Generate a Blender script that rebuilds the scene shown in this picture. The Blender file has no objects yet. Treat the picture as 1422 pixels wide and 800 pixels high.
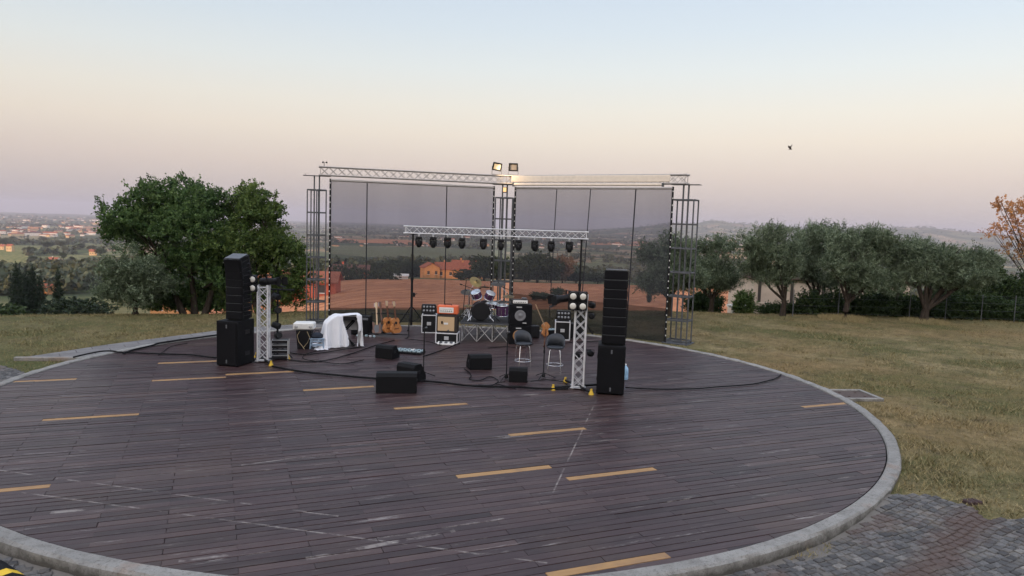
import bpy, math, random
import numpy as np
from mathutils import Matrix, Vector
R = math.radians
rnd = random.Random(7)
scene = bpy.context.scene
COL = scene.collection

# ------------------------------------------------------------------ camera
FPX, PITCH, ROLL, CAMH = 1000.0, 0.0905, 0.0328, 3.8
cr, sr, cp, sp = math.cos(ROLL), math.sin(ROLL), math.cos(PITCH), math.sin(PITCH)
right0, up0, fwd = Vector((1, 0, 0)), Vector((0, sp, cp)), Vector((0, cp, -sp))
cx_, cy_ = right0 * cr + up0 * sr, up0 * cr - right0 * sr
cam_d = bpy.data.cameras.new('camera'); cam = bpy.data.objects.new('camera', cam_d); COL.objects.link(cam)
m = Matrix.Identity(4)
for i in range(3):
    m[i][0], m[i][1], m[i][2] = cx_[i], cy_[i], -fwd[i]
m[2][3] = CAMH
cam.matrix_world = m
cam_d.sensor_width = 36; cam_d.lens = FPX / 1422 * 36
cam_d.clip_start = 0.1; cam_d.clip_end = 60000
scene.camera = cam

def ray(px, py):
    u, v = (px - 711) / FPX, -(py - 400) / FPX
    X, Y = cr * u - sr * v, sr * u + cr * v
    return Vector((X, cp + Y * sp, -sp + Y * cp))
def G(px, py, z=0.0):                     # photo position -> point on the level z
    d = ray(px, py); t = (z - CAMH) / d.z
    return Vector((d.x * t, d.y * t, z))
def P(px, py, y):                         # photo position -> point at distance y
    d = ray(px, py); t = y / d.y
    return Vector((d.x * t, y, CAMH + d.z * t))

# ------------------------------------------------------------------ terrain
NZ = np.random.RandomState(5).rand(64, 64, 64)
def vnoise(x, y, z=0.0):
    x = np.asarray(x, float); y = np.asarray(y, float); z = np.zeros_like(x) + z
    xi, yi, zi = np.floor(x).astype(int), np.floor(y).astype(int), np.floor(z).astype(int)
    fx, fy, fz = x - xi, y - yi, z - zi
    fx, fy, fz = [t * t * (3 - 2 * t) for t in (fx, fy, fz)]
    r = 0
    for a in (0, 1):
        for b in (0, 1):
            for c in (0, 1):
                w = (fx if a else 1 - fx) * (fy if b else 1 - fy) * (fz if c else 1 - fz)
                r = r + w * NZ[(xi + a) % 64, (yi + b) % 64, (zi + c) % 64]
    return r
def sstep(a, b, x):
    t = np.clip((np.asarray(x, float) - a) / (b - a), 0, 1); return t * t * (3 - 2 * t)
PS = [0, 4, 10, 40, 60, 120, 270, 420, 570, 870, 1400, 2500, 5000, 12000, 20000]
PC = [-.06, -.35, -1.3, -5, -6.6, -10.4, -20, -32, -45, -60, -70, -82, -93, -100, -104]
PL = [-.06, -.55, -2, -8, -10, -16, -28, -36, -42, -56, -66, -80, -92, -100, -104]
DCX, DCY, DR, KW = -1.62, 16.39, 9.23, 0.215
def terrain(x, y):
    x = np.asarray(x, float); y = np.asarray(y, float)
    r = np.hypot(x, y); az = np.degrees(np.arctan2(x, y))
    re = np.interp(az, [-180, -90, -35, -18, 0, 18, 35, 90, 180], [60, 26, 30.5, 29.0, 30, 33.6, 42, 40, 60])
    s = np.maximum(r - re, 0)
    L = 1 - sstep(-24, -11, az)
    h = np.interp(s, PS, PC) * (1 - L) + np.interp(s, PS, PL) * L
    und = (vnoise(x / 90 + 3, y / 90) - .5) * 5 * sstep(150, 500, r) + (vnoise(x / 400, y / 400 + 9) - .5) * 14 * sstep(400, 1500, r)
    h = h + und * sstep(-0.2, 0.4, np.cos(np.radians(az)))
    # hills on the right horizon
    hz = 105 + 95 * (vnoise(az / 5.0 + 20, 0.5 + 0 * az) - .5) + 34 * (vnoise(az / 1.4 + 50, 3.5 + 0 * az) - .5) + 12 * (vnoise(az / .5 + 50, 6.5 + 0 * az) - .5)
    h = h + (hz + 48) * sstep(2, 16, az) * sstep(5200, 8200, r) * (1 - sstep(70, 100, az))
    h = h + (34 * vnoise(az / 2.2 + 11, r / 900) * sstep(6, 18, az)) * sstep(2800, 4200, r) * (1 - sstep(4300, 6000, r)) * (1 - sstep(70, 100, az))
    # unseen ridge behind the viewpoint, shaped to keep the last sun off the stage
    back = sstep(95, 130, np.abs(az))
    ridge = 20.5 * sstep(22, 85, r) + 3 * (vnoise(x / 14, y / 14) - .5) * sstep(40, 80, r)
    h = np.where(back > 0, h * (1 - back) + ridge * back, h)
    # ground falls a little in front of the deck, towards the viewpoint
    near = sstep(11.2, 9.2, y + 0.10 * (x + 1.6)) * sstep(-2, 4, y)
    h = h - 0.085 * near * (r < 60)
    # small lumps of the lawn
    h = h + (vnoise(x * .45, y * .45, 7) - .5) * 0.05 * (r < 60) * sstep(DR + .5, DR + 3, np.hypot(x - DCX, y - DCY))
    return h
def tz(x, y): return float(terrain(np.array([x]), np.array([y]))[0])
def T(px, py, tmin=20):                  # photo position -> point on the terrain
    d = ray(px, py); h_ = math.hypot(d.x, d.y); ts = tmin * 1.004 ** np.arange(1700)
    X, Y, Z = d.x / h_ * ts, d.y / h_ * ts, CAMH + d.z / h_ * ts
    k = np.where(Z < terrain(X, Y))[0]
    i = k[0] if len(k) else len(ts) - 1
    return Vector((X[i], Y[i], float(terrain(X[i:i + 1], Y[i:i + 1])[0])))

# ------------------------------------------------------------------ mesh building
class MB:
    def __init__(s): s.v = []; s.f = []; s.sm = []; s.mi = []; s.M = Matrix.Identity(4); s.cur = 0
    def add(s, vs, fs, smooth=False):
        o = len(s.v)
        s.v += [tuple(s.M @ Vector(p)) for p in vs]
        for f in fs:
            s.f.append(tuple(i + o for i in f)); s.sm.append(smooth); s.mi.append(s.cur)
        return s
    def box(s, c, d, bev=0.0, rot=None):
        hx, hy, hz = [t / 2 for t in d]; b = min(bev, hx * .9, hy * .9, hz * .9)
        Mt = Matrix.Translation(c) @ (rot.to_4x4() if rot is not None else Matrix.Identity(4))
        if b <= 0:
            vs = [(x, y, z) for x in (-hx, hx) for y in (-hy, hy) for z in (-hz, hz)]
            fs = [(0, 1, 3, 2), (4, 6, 7, 5), (0, 4, 5, 1), (2, 3, 7, 6), (0, 2, 6, 4), (1, 5, 7, 3)]
        else:
            vs = []; idx = {}
            for sx in (-1, 1):
                for sy in (-1, 1):
                    for sz in (-1, 1):
                        for ax in range(3):
                            p = [sx * hx, sy * hy, sz * hz]
                            for k in range(3):
                                if k != ax: p[k] -= (sx, sy, sz)[k] * b
                            idx[(sx, sy, sz, ax)] = len(vs); vs.append(tuple(p))
            fs = []
            for ax in range(3):
                o1, o2 = [k for k in range(3) if k != ax]
                for sg in (-1, 1):
                    q = []
                    for a1, a2 in ((-1, -1), (1, -1), (1, 1), (-1, 1)):
                        k = [0, 0, 0]; k[ax] = sg; k[o1] = a1; k[o2] = a2; q.append(idx[(*k, ax)])
                    flip = (sg > 0) != (ax != 1)
                    fs.append(tuple(reversed(q)) if flip else tuple(q))
            for ax in range(3):
                o1, o2 = [k for k in range(3) if k != ax]
                for a1 in (-1, 1):
                    for a2 in (-1, 1):
                        q = []
                        for sg, w in ((-1, o1), (-1, o2), (1, o2), (1, o1)):
                            k = [0, 0, 0]; k[ax] = sg; k[o1] = a1; k[o2] = a2; q.append(idx[(*k, w)])
                        fs.append(tuple(q))
            for sx in (-1, 1):
                for sy in (-1, 1):
                    for sz in (-1, 1): fs.append(tuple(idx[(sx, sy, sz, k)] for k in range(3)))
        return s.add([tuple(Mt @ Vector(p)) for p in vs], fs)
    def tube(s, p0, p1, r, n=8, r2=None, cap=True):
        p0, p1 = Vector(p0), Vector(p1); r2 = r if r2 is None else r2
        d = (p1 - p0)
        if d.length < 1e-6: return s
        q = d.to_track_quat('Z', 'Y'); vs = []
        for p, rr in ((p0, r), (p1, r2)):
            for i in range(n):
                a = 2 * math.pi * i / n; vs.append(p + q @ Vector((rr * math.cos(a), rr * math.sin(a), 0)))
        s.add(vs, [(i, (i + 1) % n, n + (i + 1) % n, n + i) for i in range(n)], True)
        if cap: s.add(vs, [tuple(range(n - 1, -1, -1)), tuple(range(n, 2 * n))])
        return s
    def path(s, pts, r, n=6, closed=False):
        pts = [Vector(p) for p in pts]; N = len(pts); vs = []
        for i, p in enumerate(pts):
            if closed: t = pts[(i + 1) % N] - pts[i - 1]
            else: t = pts[min(i + 1, N - 1)] - pts[max(i - 1, 0)]
            if t.length < 1e-9: t = Vector((1, 0, 0))
            t.normalize(); side = t.cross(Vector((0, 0, 1)))
            if side.length < 1e-3: side = Vector((1, 0, 0))
            side.normalize(); upv = side.cross(t); rr = r[i] if isinstance(r, (list, tuple)) else r
            for k in range(n):
                a = 2 * math.pi * k / n; vs.append(p + side * (rr * math.cos(a)) + upv * (rr * math.sin(a)))
        fs = []
        for i in range(N if closed else N - 1):
            j = (i + 1) % N
            for k in range(n): fs.append((i * n + k, i * n + (k + 1) % n, j * n + (k + 1) % n, j * n + k))
        s.add(vs, fs, True)
        if not closed: s.add(vs[:n] + vs[-n:], [tuple(range(n)), tuple(range(2 * n - 1, n - 1, -1))])
        return s
    def lathe(s, prof, n=18, M=None, smooth=True):
        M = M or Matrix.Identity(4); vs = []
        for r_, z in prof:
            for i in range(n):
                a = 2 * math.pi * i / n; vs.append(M @ Vector((r_ * math.cos(a), r_ * math.sin(a), z)))
        fs = []
        for j in range(len(prof) - 1):
            for i in range(n): fs.append((j * n + i, j * n + (i + 1) % n, (j + 1) * n + (i + 1) % n, (j + 1) * n + i))
        s.add(vs, fs, smooth)
        caps = []
        if prof[0][0] > 1e-4: caps.append(tuple(range(n - 1, -1, -1)))
        if prof[-1][0] > 1e-4: caps.append(tuple(range((len(prof) - 1) * n, len(prof) * n)))
        if caps: s.add(vs, caps)
        return s
    def prism(s, poly, z0, z1, M=None):
        M = M or Matrix.Identity(4); n = len(poly)
        vs = [M @ Vector((x, y, z0)) for x, y in poly] + [M @ Vector((x, y, z1)) for x, y in poly]
        fs = [(i, (i + 1) % n, n + (i + 1) % n, n + i) for i in range(n)] + [tuple(range(n - 1, -1, -1)), tuple(range(n, 2 * n))]
        return s.add(vs, fs)
    def build(s, name, mat, parent=None, fix=True):
        me = bpy.data.meshes.new(name); me.from_pydata(s.v, [], s.f)
        me.polygons.foreach_set('use_smooth', s.sm)
        mats = mat if isinstance(mat, (list, tuple)) else [mat]
        for x in mats: me.materials.append(x)
        if len(mats) > 1: me.polygons.foreach_set('material_index', s.mi)
        me.update()
        if fix:
            import bmesh
            bm = bmesh.new(); bm.from_mesh(me); bmesh.ops.recalc_face_normals(bm, faces=bm.faces); bm.to_mesh(me); bm.free()
        return link(name, me, parent)
def link(name, me, parent=None):
    o = bpy.data.objects.new(name, me); COL.objects.link(o)
    if parent is not None: o.parent = parent
    return o
def npmesh(name, v, f, mat, parent=None, attr=None, smooth=False):
    """numpy arrays: v (N,3); f (M,k), all faces of k corners; attr = {name: per-face values}"""
    me = bpy.data.meshes.new(name); v = np.asarray(v, np.float32); f = np.asarray(f, np.int32); k = f.shape[1]
    me.vertices.add(len(v)); me.vertices.foreach_set('co', v.ravel())
    me.loops.add(f.size); me.loops.foreach_set('vertex_index', f.ravel())
    me.polygons.add(len(f)); me.polygons.foreach_set('loop_start', np.arange(len(f), dtype=np.int32) * k)
    me.polygons.foreach_set('loop_total', np.full(len(f), k, np.int32))
    me.update(calc_edges=True)
    me.polygons.foreach_set('use_smooth', np.full(len(f), smooth))
    me.materials.append(mat)
    for n_, a in (attr or {}).items():
        at = me.attributes.new(n_, 'FLOAT', 'FACE'); at.data.foreach_set('value', np.asarray(a, np.float32))
    return link(name, me, parent)
def tag(o, label=None, cat=None, group=None, kind=None):
    if label: o['label'] = label
    if cat: o['category'] = cat
    if group: o['group'] = group
    if kind: o['kind'] = kind
    return o
def thing(name, label, cat, loc=(0, 0, 0), rz=0.0, group=None):
    o = bpy.data.objects.new(name, None); COL.objects.link(o); o.empty_display_size = .2
    o.location = loc; o.rotation_euler = (0, 0, rz); return tag(o, label, cat, group)
def kids(o): return [c for c in KID.get(o.name, [])]
KID = {}
def index_children():
    KID.clear()
    for o in scene.objects:
        if o.parent is not None: KID.setdefault(o.parent.name, []).append(o)
def copy_tree(o, parent=None):
    c = o.copy(); COL.objects.link(c)
    if parent is not None: c.parent = parent
    for ch in kids(o): copy_tree(ch, c)
    return c
def dup(o, label, loc=None, rz=None, scale=None):
    index_children(); c = copy_tree(o)
    c['label'] = label
    if loc is not None: c.location = loc
    if rz is not None: c.rotation_euler = (0, 0, rz)
    if scale is not None: c.scale = scale if hasattr(scale, '__len__') else (scale,) * 3
    return c
def RX(a): return Matrix.Rotation(a, 4, 'X')
def RY(a): return Matrix.Rotation(a, 4, 'Y')
def RZ(a): return Matrix.Rotation(a, 4, 'Z')
def TR(*p): return Matrix.Translation(p)

# ------------------------------------------------------------------ materials
class NT:
    def __init__(s, name):
        s.m = bpy.data.materials.new(name); s.m.use_nodes = True; s.t = s.m.node_tree; s.t.nodes.clear()
        s.out = s.t.nodes.new('ShaderNodeOutputMaterial')
    def n(s, typ, inp=None, **kw):
        x = s.t.nodes.new('ShaderNode' + typ)
        for k, v in kw.items(): setattr(x, k, v)
        for k, v in (inp or {}).items(): s.set(x.inputs[k], v)
        return x
    def set(s, sock, v):
        if isinstance(v, bpy.types.NodeSocket): s.t.links.new(v, sock)
        elif isinstance(v, bpy.types.Node): s.t.links.new(v.outputs[0], sock)
        elif hasattr(v, '__len__') and len(v) == 3 and sock.type == 'RGBA': sock.default_value = (*v, 1)
        else: sock.default_value = v
    def math(s, op, a, b=0.0, c=None, clamp=False):
        x = s.n('Math', operation=op, use_clamp=clamp); s.set(x.inputs[0], a); s.set(x.inputs[1], b)
        if c is not None: s.set(x.inputs[2], c)
        return x.outputs[0]
    def mix(s, f, a, b, mode='MIX'):
        x = s.n('Mix', data_type='RGBA', blend_type=mode); s.set(x.inputs[0], f); s.set(x.inputs[6], a); s.set(x.inputs[7], b); return x.outputs[2]
    def noise(s, vec, scale, detail=3, rough=.55, dist=0.0, out='Fac'):
        x = s.n('TexNoise', {'Scale': scale, 'Detail': detail, 'Roughness': rough, 'Distortion': dist})
        if vec is not None: s.set(x.inputs['Vector'], vec)
        return x.outputs[out]
    def ramp(s, f, stops, interp='LINEAR'):
        x = s.n('ValToRGB'); x.color_ramp.interpolation = interp; s.set(x.inputs[0], f); e = x.color_ramp.elements
        while len(e) < len(stops): e.new(.5)
        for i, (p, c) in enumerate(stops):
            e[i].position = p; e[i].color = (*c, 1) if hasattr(c, '__len__') else (c, c, c, 1)
        return x.outputs[0]
    def mapping(s, vec, scale=(1, 1, 1), rot=(0, 0, 0), loc=(0, 0, 0)):
        return s.n('Mapping', {'Vector': vec, 'Scale': scale, 'Rotation': rot, 'Location': loc}).outputs[0]
    def pos(s): return s.n('NewGeometry').outputs['Position']
    def obj(s): return s.n('TexCoord').outputs['Object']
    def attr(s, n_): return s.n('Attribute', attribute_name=n_).outputs['Fac']
    def bump(s, h, strength=.3, dist=.02): return s.n('Bump', {'Height': h, 'Strength': strength, 'Distance': dist}).outputs[0]
    def bsdf(s, **kw):
        names = dict(color='Base Color', rough='Roughness', metal='Metallic', normal='Normal', spec='Specular IOR Level', emit='Emission Color', estr='Emission Strength', trans='Transmission Weight', sheen='Sheen Weight', coat='Coat Weight', alpha='Alpha')
        x = s.n('BsdfPrincipled')
        for k, v in kw.items(): s.set(x.inputs[names[k]], v)
        s.t.links.new(x.outputs[0], s.out.inputs[0]); return x
def simple(name, col, rough=.6, metal=0.0, var=.18, scale=9.0, bump=.12, spec=.5, dirt=None, bscale=None):
    """an ordinary worn surface: base colour with soft mottling, uneven gloss and a fine bump"""
    t = NT(name); o = t.obj()
    n1 = t.noise(o, scale, 4); n2 = t.noise(o, scale * 4.3, 3)
    f = t.math('ADD', t.math('MULTIPLY', t.math('SUBTRACT', n1, .5), 2 * var), 1.0)
    c = t.mix(1.0, col, t.n('CombineColor', {0: f, 1: f, 2: f}), 'MULTIPLY')
    if dirt: c = t.mix(t.ramp(t.noise(o, scale * .6, 5, .7), [(.52, 0.0), (.72, .7)]), c, dirt)
    rg = t.math('ADD', rough, t.math('MULTIPLY', t.math('SUBTRACT', n2, .5), .22), clamp=True)
    t.bsdf(color=c, rough=rg, metal=metal, spec=spec, normal=t.bump(t.noise(o, bscale or scale * 9, 3), bump, .004))
    return t.m
def emitter(name, col, strength, base=(.3, .3, .3)):
    t = NT(name); t.bsdf(color=base, emit=col, estr=strength, rough=.3); return t.m
M = {}
M['black'] = simple('black_paint', (.008, .008, .0095), .55, spec=.25)
M['blackbox'] = simple('black_cabinet_paint', (.0055, .0056, .0068), .6, bump=.35, bscale=160, spec=.16)
M['grille'] = simple('black_grille_cloth', (.006, .006, .0075), .75, bump=.5, bscale=220, spec=.12)
M['rubber'] = simple('black_rubber', (.007, .007, .008), .7, spec=.15)
M['plastic'] = simple('black_plastic', (.010, .010, .012), .42, spec=.3)
M['alu'] = simple('brushed_aluminium', (.62, .63, .66), .42, 0.75, var=.1)
M['alu_white'] = simple('white_painted_truss', (.66, .66, .68), .45, 0.15, var=.1, dirt=(.45, .44, .43))
M['steel'] = simple('dark_galvanised_steel', (.10, .105, .115), .5, .5, var=.25, dirt=(.07, .06, .055))
M['chrome'] = simple('chrome', (.75, .75, .77), .18, 1.0, var=.05, bump=.02)
M['yellow'] = simple('yellow_plastic', (.62, .40, .03), .5, dirt=(.2, .15, .06))
M['white'] = simple('white_plastic', (.72, .71, .68), .45)
M['grey'] = simple('grey_plastic', (.09, .095, .105), .5)
M['stoolgrey'] = simple('slate_grey_seat', (.040, .045, .054), .6)
M['bluegrey'] = simple('blue_grey_plastic', (.24, .32, .42), .55)
M['orange_vinyl'] = simple('orange_vinyl', (.66, .13, .045), .55, var=.1, bump=.3)
M['brown_vinyl'] = simple('dark_brown_vinyl', (.02, .014, .012), .6, bump=.3)
M['tan_cloth'] = simple('tan_grille_cloth', (.52, .36, .21), .8, var=.1, scale=30, bump=.6, bscale=300)
M['cream'] = simple('cream_panel', (.78, .68, .57), .5)
M['wood_warm'] = simple('varnished_warm_wood', (.42, .17, .055), .28, var=.3, scale=6)
M['wood_dark'] = simple('dark_varnish', (.10, .035, .016), .3, var=.3, scale=6)
M['maple'] = simple('maple_wood', (.46, .32, .19), .4, var=.15)
M['purple'] = simple('purple_drum_wrap', (.085, .035, .09), .22, var=.5, scale=25)
M['brass'] = simple('bronze_cymbal', (.26, .18, .075), .35, 1.0, var=.25, scale=14)
M['darkbrass'] = simple('dark_bronze_cymbal', (.10, .085, .07), .4, .9, var=.25, scale=14)
M['skin_white'] = simple('drum_skin', (.30, .29, .28), .5)
M['flood_glass'] = simple('unlit_floodlight_glass', (.34, .30, .27), .25, spec=.4); M['lamp_glass'] = simple('pale_lamp_glass', (.62, .60, .54), .12, var=.1, scale=25, spec=.8)
M['lens_dark'] = simple('dark_lens', (.03, .035, .05), .08, var=.05, spec=.9, bump=0)
M['lens_lit'] = emitter('lit_floodlight_lens', (1, .66, .30), .46)
M['glow_lamp'] = emitter('lit_amber_lamp', (1, .50, .13), .75)
M['blue_bottle'] = simple('pale_blue_plastic', (.30, .50, .70), .25)
M['pedals'] = simple('pale_pedal_metal', (.34, .44, .47), .4, .2)
def sheet_mat():
    t = NT('white_cotton_sheet'); o = t.obj()
    c = t.mix(t.noise(o, 3, 4), (.66, .67, .72), (.8, .8, .82))
    t.bsdf(color=c, rough=.9, spec=.1, sheen=.2, normal=t.bump(t.noise(o, 14, 4, dist=.6), .35, .02)); return t.m
M['sheet'] = sheet_mat()
# ------------------------------------------------------------------ ground materials
def lawn_color(t, p):
    pm = t.mapping(p, (1, 1, 1))
    n1 = t.noise(pm, .16, 5, .6, .3); n2 = t.noise(t.mapping(p, (1, 1, 1), (0, 0, .6)), .75, 5, .65); n3 = t.noise(pm, 5, 4, .7)
    base = t.mix(t.ramp(n2, [(.36, 0.0), (.62, 1.0)]), (.10, .098, .040), (.27, .215, .115))      # olive green <-> straw
    base = t.mix(t.ramp(n1, [(.44, 0.0), (.66, .9)]), base, (.23, .155, .075))                      # dry brown patches
    base = t.mix(t.ramp(t.noise(t.mapping(p, (1, 1, 1), loc=(31, 7, 0)), .22, 4, .6), [(.47, 0.0), (.66, .8)]), base, (.07, .085, .028))
    sx = t.n('SeparateXYZ', {0: p}).outputs[0]                                                    # the side by the leafy tree is greener
    g = t.math('MULTIPLY', t.n('MapRange', {0: sx, 1: -3.0, 2: -10.0, 3: 0.0, 4: 1.0}).outputs[0], t.ramp(t.noise(p, .5, 5, .65), [(.3, .9), (.62, .25)]))
    base = t.mix(g, base, (.085, .098, .038))
    base = t.mix(t.ramp(t.noise(p, 1.5, 5, .7), [(.53, 0.0), (.68, .7)]), base, (.095, .075, .045))
    return t.mix(t.ramp(n3, [(.3, .6), (.6, 0.0)]), base, (.06, .05, .025))
def grass_blade_mat():
    t = NT('dry_grass'); p = t.pos(); c = lawn_color(t, p); a = t.attr('tint')
    c = t.mix(t.math('MULTIPLY', a, .55), c, (.50, .40, .21))
    c = t.mix(t.ramp(a, [(.0, .5), (.25, 0.0)]), c, (.05, .07, .02))
    t.bsdf(color=c, rough=.8, spec=.15); return t.m
def far_color(t, p):
    sc = t.mapping(p, (.0065, .0042, 0), (0, 0, .35))
    vo = t.n('TexVoronoi', {'Vector': sc, 'Scale': 1.0, 'Randomness': .85}); col = t.n('SeparateColor', {0: vo.outputs['Color']})
    fields = t.ramp(col.outputs[0], [(0, (.055, .07, .028)), (.2, (.085, .10, .04)), (.42, (.20, .19, .085)), (.58, (.07, .085, .035)), (.72, (.33, .21, .12)), (.84, (.16, .15, .07)), (.92, (.36, .28, .16))], 'CONSTANT')
    fields = t.mix(t.ramp(t.noise(p, .03, 5, .6), [(.35, .4), (.6, 0.0)]), fields, (.05, .06, .028))
    speck = t.noise(t.mapping(p, (.010, .022, 0)), 1.0, 6, .75)
    return t.mix(t.ramp(speck, [(.52, 0.0), (.56, .85)]), fields, (.035, .045, .025))
def ground_mat():
    t = NT('hill_ground'); p = t.pos()
    d = t.n('VectorMath', operation='LENGTH'); t.set(d.inputs[0], p); d = d.outputs['Value']
    near = lawn_color(t, p)
    mid = t.mix(t.noise(p, .12, 6, .65), (.07, .075, .03), (.24, .19, .085))
    c = t.mix(t.ramp(t.math('DIVIDE', d, 100), [(.36, 0.0), (.44, 1.0)]), near, mid)
    c = t.mix(t.ramp(t.math('DIVIDE', d, 1000), [(.22, 0.0), (.34, 1.0)]), c, far_color(t, p))
    t.bsdf(color=c, rough=.95, spec=.08, normal=t.bump(t.noise(p, 9, 5, .7), .5, .05)); return t.m
M['ground'] = ground_mat(); M['grass'] = grass_blade_mat()

def field_mat(name, c1, c2, rot, wl, c3=None):
    t = NT(name); p = t.pos()
    q = t.mapping(p, (1, 1, 1), (0, 0, rot))
    dist = t.noise(p, .016, 5, .6)
    qq = t.n('VectorMath', operation='ADD'); t.set(qq.inputs[0], q); t.set(qq.inputs[1], t.n('CombineXYZ', {1: t.math('MULTIPLY', dist, 46)}))
    w = t.n('TexWave', {'Vector': qq.outputs[0], 'Scale': 1 / wl * .314, 'Distortion': 2.2, 'Detail': 3, 'Detail Scale': .6}, bands_direction='Y').outputs['Fac']
    n2 = t.noise(t.mapping(q, (.18, 1.5, 1)), .10, 5, .65)
    f = t.math('ADD', t.math('MULTIPLY', w, .62), t.math('MULTIPLY', n2, .85))
    c = t.mix(t.ramp(f, [(.36, 0.0), (.82, 1.0)]), c1, c2)
    c = t.mix(t.ramp(t.noise(p, .012, 4, .6), [(.42, 0.0), (.62, .75)]), c, c3 or c1)
    t.bsdf(color=c, rough=.95, spec=.05, normal=t.bump(f, .4, .3)); return t.m

# terrain: one sheet from under the deck to the horizon
rr = np.concatenate([[0.0], np.linspace(1.2, 46, 64), 46 * (14500 / 46.0) ** (np.arange(1, 131) / 130)])
fine = np.linspace(-46, 46, 277); rest = np.linspace(46, 314, 90)[1:-1]
az = np.radians(np.concatenate([fine, rest])); NA = len(az)
A, RR = np.meshgrid(az, rr[1:]); X, Y = RR * np.sin(A), RR * np.cos(A)
Zt = terrain(X.ravel(), Y.ravel()).reshape(X.shape)
inside = np.hypot(X - DCX, Y - DCY) < DR + .12
Zt = np.where(inside, np.minimum(Zt, -.30), Zt)
V_ = np.concatenate([[[0, 0, float(terrain(np.array([0.]), np.array([0.]))[0])]], np.stack([X.ravel(), Y.ravel(), Zt.ravel()], 1)])
i, j = np.meshgrid(np.arange(len(rr) - 2), np.arange(NA), indexing='ij'); j2 = (j + 1) % NA
F_ = np.stack([1 + i * NA + j, 1 + (i + 1) * NA + j, 1 + (i + 1) * NA + j2, 1 + i * NA + j2], -1).reshape(-1, 4)
me = bpy.data.meshes.new('ground')
jj = np.arange(NA); tri = np.stack([np.zeros(NA, int), 1 + jj, 1 + (jj + 1) % NA], 1)
me.from_pydata(V_.tolist(), [], tri.tolist() + F_.tolist()); me.polygons.foreach_set('use_smooth', [True] * len(me.polygons))
me.materials.append(M['ground']); tag(link('ground', me), kind='structure')

def sheet_on_terrain(name, corners, mat, lift, nu=24, nv=24, kind='structure', wob=0.0):
    """a four-cornered patch (x, y corners) that follows the terrain"""
    a, b, c, d = [np.array(q[:2]) for q in corners]
    u, v = np.meshgrid(np.linspace(0, 1, nu), np.linspace(0, 1, nv), indexing='ij'); u, v = u[..., None], v[..., None]
    pts = a * (1 - u) * (1 - v) + b * u * (1 - v) + c * u * v + d * (1 - u) * v
    x, y = pts[..., 0].ravel(), pts[..., 1].ravel()
    if wob:
        e = np.minimum.reduce([u.ravel(), 1 - u.ravel(), v.ravel(), 1 - v.ravel()]) < 1e-6
        x = x + e * (vnoise(x / wob / 6, y / wob / 6) - .5) * wob; y = y + e * (vnoise(x / wob / 6 + 9, y / wob / 6) - .5) * wob
    z = terrain(x, y) + lift
    ii, jj = np.meshgrid(np.arange(nu - 1), np.arange(nv - 1), indexing='ij'); k = (ii * nv + jj).ravel()
    f = np.stack([k, k + nv, k + nv + 1, k + 1], 1)
    return tag(npmesh(name, np.stack([x, y, z], 1), f, mat, smooth=True), kind=kind)

# ------------------------------------------------------------------ deck
DA = R(22.5); PITCHW, BL = 0.145, 1.55
U2, V2 = np.array([math.cos(DA), math.sin(DA)]), np.array([-math.sin(DA), math.cos(DA)])
def deck_mat():
    t = NT('weathered_deck_board'); p = t.pos(); a = t.attr('tint')
    q = t.mapping(p, (1, 1, 1), (0, 0, -DA))
    grain = t.noise(t.mapping(q, (1.4, 38, 1)), 1.0, 6, .65)
    streak = t.noise(t.mapping(q, (.9, 8.5, 1)), .9, 5, .7)
    c = t.ramp(a, [(0, (.025, .012, .0135)), (.35, (.040, .021, .0225)), (.7, (.056, .030, .032)), (1, (.088, .052, .049))])
    c = t.mix(t.ramp(grain, [(.35, .45), (.65, 0.0)]), c, (.024, .015, .016))
    c = t.mix(t.ramp(streak, [(.52, 0.0), (.80, .40)]), c, (.17, .14, .13))
    wear = t.noise(t.mapping(q, (.55, 5.5, 1), loc=(4, 2, 0)), 1.3, 6, .78)
    c = t.mix(t.ramp(wear, [(.60, 0.0), (.67, .75)]), c, (.30, .27, .25))
    w2 = t.noise(t.mapping(q, (.30, 9, 1), loc=(1, 7, 0)), 1.6, 5, .8); c = t.mix(t.ramp(w2, [(.63, 0.0), (.69, .6)]), c, (.24, .20, .18))
    blot = t.noise(p, 1.7, 5, .7); c = t.mix(t.ramp(blot, [(.56, 0.0), (.72, .45)]), c, (.028, .018, .018))
    stain = t.noise(p, .35, 5, .6); c = t.mix(t.ramp(stain, [(.50, 0.0), (.70, .30)]), c, (.10, .066, .045))
    # three long pale scratches left by dragged gear
    sx = t.n('SeparateXYZ', {0: p})
    for (x0, y0), (x1, y1), w in SCR:
        L = math.hypot(x1 - x0, y1 - y0); nx, ny = -(y1 - y0) / L, (x1 - x0) / L; ux, uy = -ny * -1, nx * -1
        ux, uy = (x1 - x0) / L, (y1 - y0) / L
        dn = t.math('ABSOLUTE', t.math('ADD', t.math('ADD', t.math('MULTIPLY', sx.outputs[0], nx), t.math('MULTIPLY', sx.outputs[1], ny)), -(x0 * nx + y0 * ny)))
        al = t.math('ADD', t.math('ADD', t.math('MULTIPLY', sx.outputs[0], ux), t.math('MULTIPLY', sx.outputs[1], uy)), -(x0 * ux + y0 * uy))
        ins = t.math('MULTIPLY', t.math('GREATER_THAN', al, 0.0), t.math('LESS_THAN', al, L))
        on = t.math('MULTIPLY', t.math('LESS_THAN', dn, w), ins)
        br = t.ramp(t.noise(p, 3.0, 4, .7), [(.44, 0.0), (.60, .62)])
        c = t.mix(t.math('MULTIPLY', on, br), c, (.33, .29, .26))
    rg = t.math('ADD', .44, t.math('MULTIPLY', t.math('SUBTRACT', streak, .5), .5), clamp=True)
    t.bsdf(color=c, rough=rg, spec=.30, normal=t.bump(grain, .45, .004)); return t.m
def xy(px, py): g = G(px, py); return (g.x, g.y)
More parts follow.
